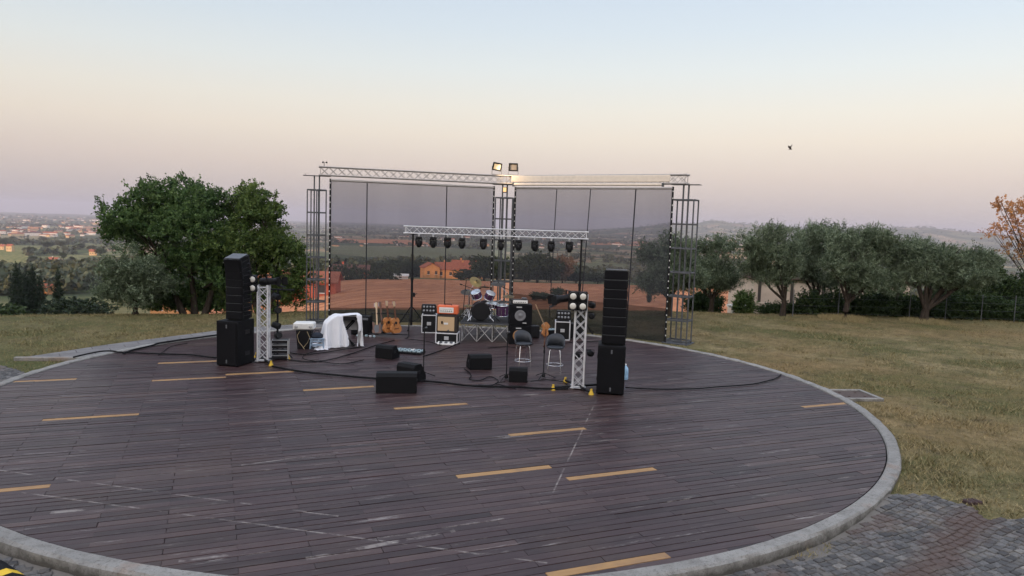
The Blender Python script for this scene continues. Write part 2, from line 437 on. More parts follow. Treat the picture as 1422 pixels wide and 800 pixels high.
SCR = [(xy(-40, 648), xy(470, 717), .015), (xy(30, 684), xy(760, 782), .016), (xy(828, 556), xy(765, 690), .012), (xy(425, 776), xy(632, 737), .040), (xy(248, 779), xy(345, 767), .028), (xy(335, 646), xy(470, 628), .022), (xy(70, 712), xy(125, 707), .04), (xy(520, 748), xy(700, 720), .02)]
M['deck'] = deck_mat()
def yellow_board_mat():
    t = NT('new_yellow_board'); p = t.pos(); q = t.mapping(p, (1, 1, 1), (0, 0, -DA))
    g = t.noise(t.mapping(q, (1.5, 40, 1)), 1, 5, .6)
    c = t.mix(g, (.29, .155, .06), (.44, .265, .115)); c = t.mix(t.ramp(t.noise(p, 2.2, 4), [(.45, 0.0), (.70, .7)]), c, (.20, .12, .075))
    t.bsdf(color=c, rough=.6, spec=.3, normal=t.bump(g, .3, .003)); return t.m
M['newboard'] = yellow_board_mat()
ypix = [(1, 682), (112, 580.5), (51, 527.5), (272, 502), (285, 523.5), (370, 519), (457, 539.5), (590, 564.5), (759, 599.5), (709, 657), (858, 659.5), (803, 790), (1137, 560.5)]
C2 = np.array([DCX, DCY]); RD = DR - .02
cu, cv = C2 @ U2, C2 @ V2
def chord(v):                                        # deck edge in board coordinates
    h2 = RD * RD - (v - cv) ** 2
    return math.sqrt(h2) if h2 > 0 else 0.0
ymark = set()
for px, py in ypix:
    g = np.array(xy(px, py)); u, v = g @ U2, g @ V2; k = math.floor(v / PITCHW)
    n_ = math.floor((u - .22 - (k % 2) * BL / 2) / BL); best = (k, n_)
    # the nearer of the two staggered rows
    cand = []
    for kk in (k - 1, k, k + 1):
        nn = math.floor((u - .22 - (kk % 2) * BL / 2) / BL); mid = .22 + (kk % 2) * BL / 2 + (nn + .5) * BL
        cand.append((abs(mid - u) + abs((kk + .5) * PITCHW - v) * .9, kk, nn))
    ymark.add(min(cand)[1:])
bv, bf, bt = [], [], []; yb = []
def board(vs, fs, tn, k, n_, out_t=None):
    g = .0062; v0, v1 = k * PITCHW + g, (k + 1) * PITCHW - g
    u0 = .22 + (k % 2) * BL / 2 + n_ * BL + .0022 + rb.uniform(-.003, .003)
    dz = rb.uniform(-.003, .003); b = .0012; o = len(vs); tilt = rb.uniform(-.0015, .0015)
    u1 = u0 + BL - .0044; poly = [(u0, v0), (u1, v0), (u1, v1), (u0, v1)]
    if max(math.hypot(u - cu, v - cv) for u, v in poly) > RD - .01:             # trim to the round edge
        am = math.atan2((v0 + v1) / 2 - cv, min(max(cu, u0), u1) - cu)
        am = math.atan2((v0 + v1) / 2 - cv, (u1 if abs(u1 - cu) > abs(u0 - cu) else u0) - cu)
        for q in range(-60, 61):
            a = am + q * R(1.0); nx, ny = math.cos(a), math.sin(a); out = []
            for i in range(len(poly)):
                A_, B_ = poly[i], poly[(i + 1) % len(poly)]; da, db = (A_[0] - cu) * nx + (A_[1] - cv) * ny - RD, (B_[0] - cu) * nx + (B_[1] - cv) * ny - RD
                if da <= 0: out.append(A_)
                if (da < 0) != (db < 0) and abs(da - db) > 1e-9: s_ = da / (da - db); out.append((A_[0] + (B_[0] - A_[0]) * s_, A_[1] + (B_[1] - A_[1]) * s_))
            poly = out
            if len(poly) < 3: return
    cl = []
    for q in poly:
        if not cl or math.hypot(q[0] - cl[-1][0], q[1] - cl[-1][1]) > .004: cl.append(q)
    poly = cl; n = len(poly)
    if n < 3: return
    mu, mv = sum(q[0] for q in poly) / n, sum(q[1] for q in poly) / n
    for (z, e) in ((-.028, 0), (-b + dz, 0), (dz, b)):
        for u, v in poly:
            L = math.hypot(mu - u, mv - v) or 1; ue = u + e * (1 if u < mu else -1); ve = v + e * (1 if v < mv else -1)
            q = U2 * ue + V2 * ve; vs.append((q[0], q[1], z + (tilt if v < mv else -tilt)))
    f_ = [tuple(range(o + 2 * n, o + 3 * n))]
    for l in (0, n): f_ += [(o + l + i, o + l + (i + 1) % n, o + l + n + (i + 1) % n, o + l + n + i) for i in range(n)]
    fs += f_
    if out_t is not None: out_t += [tn] * len(f_)
rb = random.Random(3)
for k in range(math.floor((cv - RD) / PITCHW), math.ceil((cv + RD) / PITCHW) + 1):
    for n_ in range(-12, 14):
        if (k, n_) in ymark: yb.append((k, n_)); continue
        board(bv, bf, min(1, max(0, rb.gauss(.5, .24))), k, n_, bt)
me = bpy.data.meshes.new('deck'); me.from_pydata(bv, [], bf); me.materials.append(M['deck']); at = me.attributes.new('tint', 'FLOAT', 'FACE'); at.data.foreach_set('value', np.array(bt, np.float32))
deck = tag(link('deck', me), kind='structure')
for k, n_ in yb:
    vs, fs = [], []; board(vs, fs, 0, k, n_)
    if fs:
        me = bpy.data.meshes.new('new_board'); me.from_pydata(vs, [], fs); me.materials.append(M['newboard']); link('new_board', me, deck)
mb = MB(); mb.lathe([(0, -.05), (DR + .02, -.05), (DR + .02, -.30), (0, -.30)], 96, TR(DCX, DCY, 0), False)
mb.build('deck_underside', simple('dark_joist_void', (.006, .005, .005), .9), deck)

# kerb ring round the deck
def kerb_mat():
    t = NT('worn_concrete_kerb'); p = t.pos()
    c = t.mix(t.noise(p, 2.2, 6, .65), (.25, .24, .22), (.43, .415, .39))
    c = t.mix(t.ramp(t.noise(p, 1.1, 5, .7), [(.56, 0.0), (.72, .6)]), c, (.30, .185, .125))      # rust bloom
    c = t.mix(t.ramp(t.noise(p, 26, 4, .75), [(.56, 0.0), (.66, .6)]), c, (.12, .105, .09))
    sp_ = t.n('SeparateXYZ', {0: p}); an = t.math('ARCTAN2', t.math('SUBTRACT', sp_.outputs[1], DCY), t.math('SUBTRACT', sp_.outputs[0], DCX))
    fr = t.math('FRACT', t.math('MULTIPLY', an, 44 / 6.28318)); c = t.mix(t.math('MULTIPLY', t.math('LESS_THAN', fr, .005), .35), c, (.08, .075, .07))
    c = t.mix(.16, c, t.mix(1.0, c, t.n('TexWhiteNoise', {'W': t.math('FLOOR', t.math('MULTIPLY', an, 44 / 6.28318))}, noise_dimensions='1D').outputs['Value'], 'MULTIPLY'))
    sz = t.n('SeparateXYZ', {0: p}).outputs[2]                                                     # splashed soil on the lower face
    dirt = t.math('MULTIPLY', t.ramp(t.math('ADD', t.math('MULTIPLY', sz, 3.2), t.noise(p, 5, 5, .7)), [(.14, 1.0), (.60, 0.0)]), .86)
    c = t.mix(dirt, c, (.055, .05, .042))
    c = t.mix(t.ramp(t.noise(p, 60, 3, .7), [(.60, 0.0), (.68, .6)]), c, (.09, .08, .07))
    t.bsdf(color=c, rough=.9, spec=.2, normal=t.bump(t.noise(p, 24, 6, .8), 1.0, .02)); return t.m
M['kerb'] = kerb_mat()
NS = 420; prof = [(DR, -.28), (DR, .008), (DR + .02, .026), (DR + KW - .035, .028), (DR + KW, .0), (DR + KW + .012, -.16), (DR + KW + .03, -.42)]
kv, kf = [], []; th = np.linspace(0, 2 * math.pi, NS, endpoint=False)
for a in th:
    for q, (r_, z) in enumerate(prof):
        jit = (vnoise(math.cos(a) * 40 + q * 7, math.sin(a) * 40, 2.0) - .5)
        rj = r_ + (jit * .035 if q >= 3 else jit * .008); kv.append((DCX + rj * math.cos(a), DCY + rj * math.sin(a), z + (jit * .014 if 1 < q < 5 else 0)))
npf = len(prof)
for s_ in range(NS):
    for q in range(npf - 1):
        a0, a1 = s_ * npf + q, ((s_ + 1) % NS) * npf + q; kf.append((a0, a1, a1 + 1, a0 + 1))
tag(npmesh('kerb', kv, kf, M['kerb'], smooth=False), kind='structure')

# ------------------------------------------------------------------ cobbles in front, slab path at the left
def soil_band(t, p, c):
    """red-brown soil that a wheel track has spread over the setts"""
    (x0, y0), (x1, y1) = (6.62, 9.75), (4.2, 7.4); L = math.hypot(x1 - x0, y1 - y0); nx, ny = -(y1 - y0) / L, (x1 - x0) / L; s = t.n('SeparateXYZ', {0: p})
    d = t.math('ABSOLUTE', t.math('ADD', t.math('ADD', t.math('MULTIPLY', s.outputs[0], nx), t.math('MULTIPLY', s.outputs[1], ny)), -(x0 * nx + y0 * ny)))
    d = t.math('ADD', d, t.math('MULTIPLY', t.math('SUBTRACT', t.noise(p, 2.6, 5, .65), .5), .55))
    return t.mix(t.ramp(d, [(.10, .85), (.34, 0.0)]), c, t.mix(t.noise(p, 9, 4), (.06, .040, .034), (.13, .088, .074)))
def cobble_mat():
    t = NT('grey_cobble'); p = t.pos(); a = t.attr('tint')
    c = t.ramp(a, [(0, (.055, .053, .054)), (.35, (.10, .097, .096)), (.6, (.145, .14, .138)), (.85, (.20, .19, .18)), (1, (.27, .25, .225))])
    c = t.mix(t.ramp(t.noise(p, 18, 5, .7), [(.42, .55), (.62, 0.0)]), c, (.05, .048, .048)); c = t.mix(t.ramp(t.noise(p, 2.6, 6, .75), [(.50, 0.0), (.66, .55)]), c, (.19, .165, .135))
    c = t.mix(t.ramp(t.noise(p, .8, 4, .6), [(.52, 0.0), (.64, .7)]), c, (.12, .082, .068))
    c = soil_band(t, p, c)
    t.bsdf(color=c, rough=.8, spec=.3, normal=t.bump(t.noise(p, 40, 4, .7), .7, .006)); return t.m
M['cobble'] = cobble_mat()
def inpoly(x, y, poly):
    c = False; n = len(poly)
    for i in range(n):
        (x0, y0), (x1, y1) = poly[i], poly[i - 1]
        if (y0 > y) != (y1 > y) and x < (x1 - x0) * (y - y0) / (y1 - y0) + x0: c = not c
    return c
KO = DR + KW + .02
COB = [(5.0, 10.2), (5.62, 10.42), (6.1, 10.42), (6.35, 10.36), (6.69, 10.02), (6.56, 9.62), (7.2, 9.68), (9.5, 9.9), (9.5, 3.5), (-9.5, 3.5), (-9.5, 10.0), (-8.8, 10.4), (-8.0, 9.6), (-4.0, 8.0), (0, 7.2), (4, 8.5)]
cvs, cfs, cts = [], [], []; rc = random.Random(11)
ca = R(18)
def cobbles(poly, size, ang, xr, yr, zoff, inner=KO):
    ny = 0; y = yr[0]
    while y < yr[1]:
        w = size * rc.uniform(.92, 1.1); x = xr[0] + rc.uniform(0, size)
        while x < xr[1]:
            l = size * rc.uniform(.85, 1.45); mx, my = x + l / 2, y + w / 2
            bend = .05 * math.sin(mx * 1.3) + .045 * math.sin(mx * 3.1 + 1) + rc.uniform(-.010, .010)
            X0, Y0 = mx * math.cos(ang) - (my + bend) * math.sin(ang), mx * math.sin(ang) + (my + bend) * math.cos(ang)
            if inpoly(X0, Y0, poly) and math.hypot(X0 - DCX, Y0 - DCY) > inner + .05:
                z = float(terrain(np.array([X0]), np.array([Y0]))[0]) + zoff + rc.uniform(-.004, .004); o = len(cvs); t_ = min(1, max(0, rc.gauss(.45, .22)))
                g = .0055; b = .009; sk = rc.uniform(-.012, .012)
                for (zz, e) in ((z - .05, 0), (z - .008, 0), (z, b)):
                    for sx_, sy_ in ((-1, -1), (1, -1), (1, 1), (-1, 1)):
                        a_, b_ = mx + sx_ * (l / 2 - g - e) + sk * sy_ + rc.uniform(-.004, .004), my + bend + sy_ * (w / 2 - g - e) + rc.uniform(-.004, .004)
                        cvs.append((a_ * math.cos(ang) - b_ * math.sin(ang), a_ * math.sin(ang) + b_ * math.cos(ang), zz))
                f_ = [(o + 8, o + 9, o + 10, o + 11)]
                for q in (0, 4): f_ += [(o + q + i, o + q + (i + 1) % 4, o + q + 4 + (i + 1) % 4, o + q + 4 + i) for i in range(4)]
                cfs.extend(f_); cts.extend([t_] * len(f_))
            x += l
        y += w
cobbles(COB, .105, R(28), (-7, 13), (-2, 13), .035)
LCOB = [(-14.5, 13.6), (-10.4, 14.6), (-10.8, 16.2), (-12.32, 17.1), (-14.5, 16.6)]
cobbles(LCOB, .11, R(12), (-16, -4), (13, 22), .03)
tag(npmesh('cobbled_path', cvs, cfs, M['cobble'], attr={'tint': cts}), kind='structure')
def mud_mat():
    t = NT('path_dirt'); p = t.pos()
    c = t.mix(t.noise(p, 6, 6, .7), (.10, .092, .082), (.25, .23, .205)); c = soil_band(t, p, c); t.bsdf(color=c, rough=.95, spec=.15, normal=t.bump(t.noise(p, 30, 4), .6, .01)); return t.m
M['dirt'] = mud_mat()
def poly_sheet(name, poly, lift, mat, step=.35):
    """flat patch cut to an outline, following the terrain"""
    import bmesh
    bm = bmesh.new(); fv = [bm.verts.new((x, y, 0)) for x, y in poly]; bm.faces.new(fv)
    bmesh.ops.triangulate(bm, faces=bm.faces)
    for _ in range(8):
        es = [e for e in bm.edges if e.calc_length() > step]
        if not es: break
        bmesh.ops.subdivide_edges(bm, edges=es, cuts=1); bmesh.ops.triangulate(bm, faces=bm.faces)
    co = np.array([v.co[:] for v in bm.verts]); z = terrain(co[:, 0], co[:, 1]) + lift
    for v, zz in zip(bm.verts, z): v.co.z = zz
    me = bpy.data.meshes.new(name); bm.to_mesh(me); bm.free(); me.materials.append(mat)
    return tag(link(name, me), kind='structure')
ang_ = np.linspace(R(-165), R(-15), 70)
ring_front = [(DCX + (DR + .2) * math.cos(a), DCY + (DR + .2) * math.sin(a)) for a in ang_ if DCY + (DR + .2) * math.sin(a) < 10.4]
front = [(9.5, 3.5), (-9.5, 3.5), (-9.5, 10.2)] + [q for q in ring_front if q[0] > -8.6 and q[0] < 5.3] + COB[1:8]
poly_sheet('path_bed', front, .018, M['dirt'])
poly_sheet('path_bed', LCOB, .012, M['dirt'])
def slab_mat():
    t = NT('grey_slab_path'); p = t.pos()
    br = t.n('TexBrick', {'Vector': t.mapping(p, (1, 1, 1), (0, 0, -.62)), 'Scale': 1.0, 'Mortar Size': .012, 'Color1': (.20, .19, .19, 1), 'Color2': (.25, .24, .235, 1), 'Mortar': (.08, .075, .07, 1), 'Brick Width': .8, 'Row Height': .4}).outputs[0]
    c = t.mix(t.ramp(t.noise(p, 1.6, 6, .7), [(.35, .6), (.65, 0.0)]), br, (.12, .115, .11))
    t.bsdf(color=c, rough=.9, spec=.2, normal=t.bump(t.noise(p, 30, 4), .5, .006)); return t.m
M['slab'] = slab_mat()
SLAB = [(-12.39, 17.88), (-11.10, 18.11)] + [(DCX + (DR + .28) * math.cos(a), DCY + (DR + .28) * math.sin(a)) for a in np.linspace(R(168), R(118), 22)] + [(-5.6, 25.3), (-7.27, 25.35), (-9.14, 23.87), (-11.38, 20.13)]
poly_sheet('slab_path', SLAB, .05, M['slab'])
mb = MB(); e0, e1 = Vector((-12.42, 17.85, -.06)), Vector((-10.86, 18.10, -.06)); dv = (e1 - e0).normalized(); nv_ = Vector((dv.y, -dv.x, 0))
mb.box((e0 + e1) / 2 + nv_ * .06 + Vector((0, 0, .02)), ((e1 - e0).length, .12, .16), .01, RZ(math.atan2(dv.y, dv.x)).to_3x3())
tag(mb.build('path_kerb', M['kerb']), kind='structure')

# grass as blades
def grass_blades(name, n, sampler, hmin, hmax, wid, seed):
    rg = np.random.RandomState(seed); x, y = sampler(rg, n)
    dk = np.hypot(x - DCX, y - DCY)
    keep = dk > KO + .02
    for i_ in np.where(keep)[0]:
        if (y[i_] < 11 and inpoly(x[i_], y[i_], COB)) or (x[i_] < -5 and (inpoly(x[i_], y[i_], SLAB) or inpoly(x[i_], y[i_], LCOB))) or (7.7 < x[i_] < 8.7 and 16.2 < y[i_] < 17.5): keep[i_] = False
    x, y = x[keep], y[keep]; n = len(x); z = terrain(x, y) - .006
    h = rg.uniform(hmin, hmax, n) * (0.55 + .9 * vnoise(x * .5, y * .5)); a = rg.uniform(0, 2 * math.pi, n); w = wid * rg.uniform(.6, 1.3, n); lean = rg.normal(0, .8, (n, 2)) * h[:, None]
    ca_, sa_ = np.cos(a) * w / 2, np.sin(a) * w / 2
    v = np.empty((n, 3, 3)); v[:, 0] = np.stack([x - ca_, y - sa_, z], 1); v[:, 1] = np.stack([x + ca_, y + sa_, z], 1); v[:, 2] = np.stack([x + lean[:, 0], y + lean[:, 1], z + h], 1)
    return npmesh(name, v.reshape(-1, 3), np.arange(3 * n).reshape(n, 3), M['grass'], attr={'tint': rg.rand(n)})
def samp(rg, n):
    # denser nearer: sample in angle and in 1/r-like distance
    az_ = np.radians(rg.uniform(-40, 42, n)); rlo, rhi = 9.0, 43.0; r_ = rlo + (rhi - rlo) * rg.rand(n) ** 1.15
    x, y = r_ * np.sin(az_), r_ * np.cos(az_); k = ((x > 1) | (x < -5.5)) ; return x[k], y[k]
tag(grass_blades('grass', 420000, samp, .018, .060, .014, 4), 'short dry mown grass of the lawn round the deck', 'grass', kind='stuff')
def samp2(rg, n):
    x, y = samp(rg, n * 4); e = np.hypot(x - DCX, y - DCY) - KO
    k = (vnoise(x * 1.3 + 9, y * 1.3, 4) * .6 + vnoise(x * 4.1, y * 4.1, 6) * .4 > .60) | ((e < .16) & (rg.rand(len(x)) < .6)); x, y = x[k], y[k]
    return x, y
tag(grass_blades('grass', 60000, samp2, .05, .115, .020, 8), 'longer green tufts left standing in the dry lawn and along the kerb', 'grass', kind='stuff')
# ------------------------------------------------------------------ trusses, towers, screens
def truss(parent, p0, p1, s, mat, r=.022, rb_=.009, bay=None, up=(0, 0, 1), plates=True, both=True):
    """a square lattice truss between two points: four chords, bracing, end plates (local coordinates of parent)"""
    p0, p1 = Vector(p0), Vector(p1); d = (p1 - p0); L = d.length; d.normalize(); upv = Vector(up); sd = d.cross(upv).normalized(); upv = sd.cross(d).normalized()
    cs = [(-1, -1), (1, -1), (1, 1), (-1, 1)]; h = s / 2
    pt = lambda c, t: p0 + d * t + sd * (c[0] * h) + upv * (c[1] * h)
    for c in cs:
        mb = MB(); mb.tube(pt(c, 0), pt(c, L), r, 10); mb.build('chord', mat, parent)
    nb = max(2, round(L / (bay or s * 1.05))); mb = MB()
    for k in range(4):
        c0, c1 = cs[k], cs[(k + 1) % 4]
        for i in range(nb):
            t0, t1 = L * i / nb, L * (i + 1) / nb
            a, b = (c0, c1) if (i + k) % 2 == 0 else (c1, c0)
            mb.tube(pt(a, t0), pt(b, t1), rb_, 6, cap=False)
            if both: mb.tube(pt(b, t0), pt(a, t1), rb_, 6, cap=False)
        for t in (0.012, L - .012): mb.tube(pt(c0, t), pt(c1, t), rb_ * 1.3, 6, cap=False)
    mb.build('bracing', mat, parent)
    if plates:
        for t in (0, L):
            for c in cs: mb = MB(); mb.tube(pt(c, t - .05), pt(c, t + .05), r * 1.35, 10); mb.build('coupler', mat, parent)

def steel_tower(x, y, rz, label, tubes, z0=-.06):
    t = thing('steel_tower', label, 'tower', (x, y, z0), rz, 'steel scaffold towers holding up the screens')
    for sx in (-.088, .088):
        mb = MB(); mb.box((sx, 0, 2.64), (.05, .05, 5.28), .006); mb.build('post', M['steel'], t)
    for (tx, ty) in tubes:
        mb = MB(); mb.box((tx, ty, 2.40), (.042, .042, 4.80), .005); mb.build('cage_tube', M['steel'], t)
    for z in (.10, .79, 1.59, 2.39, 3.19, 3.99, 4.79):
        mb = MB(); n = len(tubes)
        for i in range(n):
            a, b = tubes[i], tubes[(i + 1) % n]; dx, dy = b[0] - a[0], b[1] - a[1]
            mb.box(((a[0] + b[0]) / 2, (a[1] + b[1]) / 2, z), (math.hypot(dx, dy) - .045, .036, .05), .004, RZ(math.atan2(dy, dx)).to_3x3())
        mb.box((0, -.035 - .006, z + .004), (.24, .02, .036), .003)
        mb.build('ring', M['steel'], t)
    mb = MB(); mb.box((0, 0, 5.29), (.95, .30, .02), .004); mb.box((-.40, 0, 5.33), (.012, .012, .06)); mb.build('top_plate', M['steel'], t)
    mb = MB(); mb.box((0, 0, .02), (.9, .75, .035), .006)
    for sx in (-.088, .088): mb.box((sx, 0, .06), (.15, .16, .05), .006)
    mb.build('base_plate', M['steel'], t)
    return t
XL, YL = P(440, 264, 25.9).x, 25.9
XC, YC = P(700.8, 277, 27.7).x, 27.7
XR, YR = P(952.5, 272, 24.0).x, 24.0
aL, aR = math.atan2(YC - YL, XC - XL), math.atan2(YR - YC, XR - XC)
six = [(-.325, -.14), (-.20, .26), (.06, .33), (.325, .16), (.325, -.14), (.0, -.30)]
steel_tower(XL, YL, aL, 'dark steel tower at the end of the stage screens nearest the large leafy tree', six)
steel_tower(XC, YC, (aL + aR) / 2, 'dark steel tower standing between the two screens behind the drum kit', six)
steel_tower(XR, YR, aR, 'dark steel tower at the olive tree end of the stage screens', [(-.36, -.25), (-.36, .25), (.36, .25), (.36, -.25)])
M['truss_dull'] = simple('dull_aluminium_truss', (.40, .37, .35), .5, .5, var=.15)
dL = Vector((math.cos(aL), math.sin(aL), 0)); dR = Vector((math.cos(aR), math.sin(aR), 0))
ZB = 5.41
p0 = Vector((XL, YL, ZB)) + dL * .11; p1 = Vector((XC, YC, ZB)) - dL * .12
tb = thing('truss_beam', 'aluminium lattice beam above the screen on the leafy tree side', 'truss', p0, 0, 'lattice beams above the screens'); truss(tb, (0, 0, 0), p1 - p0, .29, M['truss_dull'], .025, .009)
q0 = Vector((XC, YC, ZB)) + dR * .12; q1 = Vector((XR, YR, ZB)) + dR * .0
tb2 = thing('truss_beam', 'aluminium lattice beam with cream roller above the olive side screen', 'truss', q0, 0, 'lattice beams above the screens'); truss(tb2, (0, 0, 0), q1 - q0, .29, M['truss_dull'], .025, .009)
# cream roller screen tucked inside the right beam
L2 = (q1 - q0).length
rs = thing('roller_screen', 'long cream rolled-up projection screen lying along the beam', 'projection screen', q0 + Vector((0, 0, 0)), aR)
mb = MB(); mb.box((L2 * .5 - .12, -.165, .02), (L2 - .78, .05, .235), .015); mb.build('case', M['cream'], rs)
mb = MB(); mb.lathe([(.045, .36), (.045, L2 - .75)], 12, TR(0, -.17, -.185) @ RY(R(90))); mb.build('roller', M['cream'], rs)
for x in (.36, L2 - .75): mb = MB(); mb.box((x, -.17, -.19), (.06, .11, .13), .01); mb.build('end_bracket', M['steel'], rs)

# mesh screens: real open-weave netting, part of the view passes through it
def net_mat(name, thr, col):
    t = NT(name); p = t.obj()
    tr = t.n('BsdfTransparent', {'Color': (.97, .97, 1.0)}); df = t.n('BsdfDiffuse', {'Color': col})
    fold = t.noise(t.mapping(p, (1.1, 1.1, .05)), 1.0, 3)
    f = t.math('ADD', thr, t.math('MULTIPLY', t.math('SUBTRACT', fold, .5), .10))
    mx = t.n('MixShader'); t.set(mx.inputs[0], f); t.set(mx.inputs[1], tr); t.set(mx.inputs[2], df); t.t.links.new(mx.outputs[0], t.out.inputs[0]); return t.m
M['net'] = net_mat('grey_mesh_netting', .52, (.055, .056, .066)); M['skirt'] = net_mat('dense_dark_netting', .80, (.022, .023, .026))
def net_panel(name, a, b, z0, z1, mat, parent, nx=60, nz=40, amp=.02, seed=0):
    a, b = Vector(a), Vector(b); d = b - a; nr = Vector((-d.y, d.x, 0)).normalized(); v = []
    for i in range(nx + 1):
        for k in range(nz + 1):
            u, w = i / nx, k / nz; o = amp * (math.sin(u * 23 + seed) * .5 + math.sin(u * 61 + 2) * .3 + float(vnoise(u * 9, w * 3, seed)) - .5)
            p = a + d * u + nr * o; v.append((p.x, p.y, z0 + (z1 - z0) * w))
    f = [(i * (nz + 1) + k, (i + 1) * (nz + 1) + k, (i + 1) * (nz + 1) + k + 1, i * (nz + 1) + k + 1) for i in range(nx) for k in range(nz)]
    return npmesh(name, v, f, mat, parent, smooth=True)
def screen(label, A, B, ztop, seams, skirt_h, seed):
    t = thing('mesh_screen', label, 'screen', A, 0, 'see-through mesh screens behind the stage')
    A0, B0 = Vector((0, 0, 0)), B - A; D = B - A; z0 = -.04 - A.z * 0
    net_panel('netting', A0, B0, z0 + skirt_h, ztop, M['net'], t, seed=seed)
    net_panel('skirt', A0, B0, z0, z0 + skirt_h, M['skirt'], t, nz=8, seed=seed)
    for q in (A0, B0):
        mb = MB(); mb.tube(q + Vector((0, 0, -.05)), q + Vector((0, 0, ztop + .05)), .035, 8); e = mb.build('edge_pole', M['black'], t)
        for i in range(22): mb = MB(); mb.box(q + Vector((0, -.034, .2 + i * (ztop - .3) / 21)), (.03, .02, .045), .004); mb.build('lacing_tie', M['white'], e)
    mb = MB(); mb.tube(A0 + Vector((0, 0, ztop)), B0 + Vector((0, 0, ztop)), .04, 8); mb.build('top_rail', M['truss_dull'], t)
    for u0, u1, r_ in seams:
        mb = MB(); nr = Vector((-D.y, D.x, 0)).normalized() * .07
        mb.tube(A0 + D * u0 + nr + Vector((0, 0, -.05)), A0 + D * u1 + nr + Vector((0, 0, ztop)), r_, 6); mb.build('seam_pole', M['black'], t)
SA = P(457.5, 400, 25.95); SB = P(683.5, 350, 27.55); SA.z = SB.z = 0
def upar(px, A, B, py=300):
    d = ray(px, py); D = B - A; den = d.x * D.y - d.y * D.x
    return (A.y * d.x - A.x * d.y) / -den if abs(den) > 1e-9 else 0
screen('grey see-through screen between the leafy tree side tower and the centre tower', SA, SB, 5.10, [(upar(510, SA, SB), upar(510, SA, SB, 260), .022), (upar(621, SA, SB), upar(621, SA, SB, 260), .02)], .55, 1)
SC = P(713, 350, 27.4); SD = P(930, 350, 23.95); SC.z = SD.z = 0
seamR = [(upar(763, SC, SD, 390), upar(772, SC, SD, 262), .016), (upar(806, SC, SD, 390), upar(819, SC, SD, 262), .016), (upar(871, SC, SD, 400), upar(882, SC, SD, 262), .022)]
screen('grey see-through screen between the centre tower and the olive side tower', SC, SD, 5.10, seamR, 1.15, 4)

# floodlights and the cup anemometer on the beams
def floodlight(p, rz, tilt, lens, label, skew=0):
    t = thing('floodlight', label, 'floodlight', p, rz, 'floodlights above the centre tower')
    mb = MB(); mb.M = TR(0, 0, .30) @ RX(tilt) @ RY(skew)
    mb.box((0, .03, 0), (.34, .07, .30), .02)
    for sx in (-.15, .15): mb.box((sx, -.02, 0), (.045, .05, .30), .006)
    for sz in (-.125, .125): mb.box((0, -.02, sz), (.254, .05, .045), .006)
    for i in range(7): mb.box((-.12 + i * .04, .09, 0), (.012, .06, .22), .002)
    mb.build('housing', M['black'], t)
    mb = MB(); mb.M = TR(0, 0, .30) @ RX(tilt) @ RY(skew); mb.box((0, -.010, 0), (.285, .012, .235), .002); mb.build('lens', lens, t)
    mb = MB(); mb.box((-.185, .02, .17), (.012, .03, .30)); mb.box((.185, .02, .17), (.012, .03, .30)); mb.box((0, .02, .014), (.382, .03, .012)); mb.build('bracket', M['steel'], t)
    return t
f0 = P(690, 243, 27.55)
fl = floodlight((f0.x, 27.45, ZB + .17), .25, R(14), M['lens_lit'], 'square floodlight with glowing warm lens above the centre tower', R(8))
f1 = P(712.5, 244, 27.5)
floodlight((f1.x, 27.45, ZB + .17), -.05, R(10), M['flood_glass'], 'square floodlight with unlit pale lens above the centre tower')
ln = bpy.data.lights.new('floodlight_beam', 'SPOT'); ln.energy = 30; ln.color = (1, .70, .38); ln.spot_size = R(120); ln.spot_blend = .6; ln.shadow_soft_size = .12
lo = bpy.data.objects.new('floodlight_beam', ln); COL.objects.link(lo); lo.location = (f0.x + .03, 27.25, ZB + .44); lo.rotation_euler = (R(66), 0, R(-58))
mb = MB(); g = P(701, 262, 27.6)
wl = thing('work_lamp', 'small glowing amber work lamp under the beams of the centre tower', 'lamp', (g.x, 27.52, 4.93))
mb.box((0, 0, .1), (.16, .10, .22), .02); mb.build('housing', M['steel'], wl)
mb = MB(); mb.box((0, -.056, .1), (.12, .012, .16), .003); mb.build('lens', M['glow_lamp'], wl)
ap = p0 + Vector((.14, 0, .17)); an = thing('anemometer', 'small cup anemometer on the beam end above the leafy tree side tower', 'wind gauge', ap)
mb = MB(); mb.tube((0, 0, 0), (0, 0, .13), .012); mb.build('stem', M['steel'], an)
mb = MB()
for k in range(3):
    a = k * 2.094 + .3; c = (.085 * math.cos(a), .085 * math.sin(a), .14); mb.tube((0, 0, .14), c, .005, 6); mb.lathe([(.001, -.03), (.022, -.022), (.032, 0)], 10, TR(*c) @ RX(R(90)) @ RY(a))
mb.build('cups', M['black'], an)

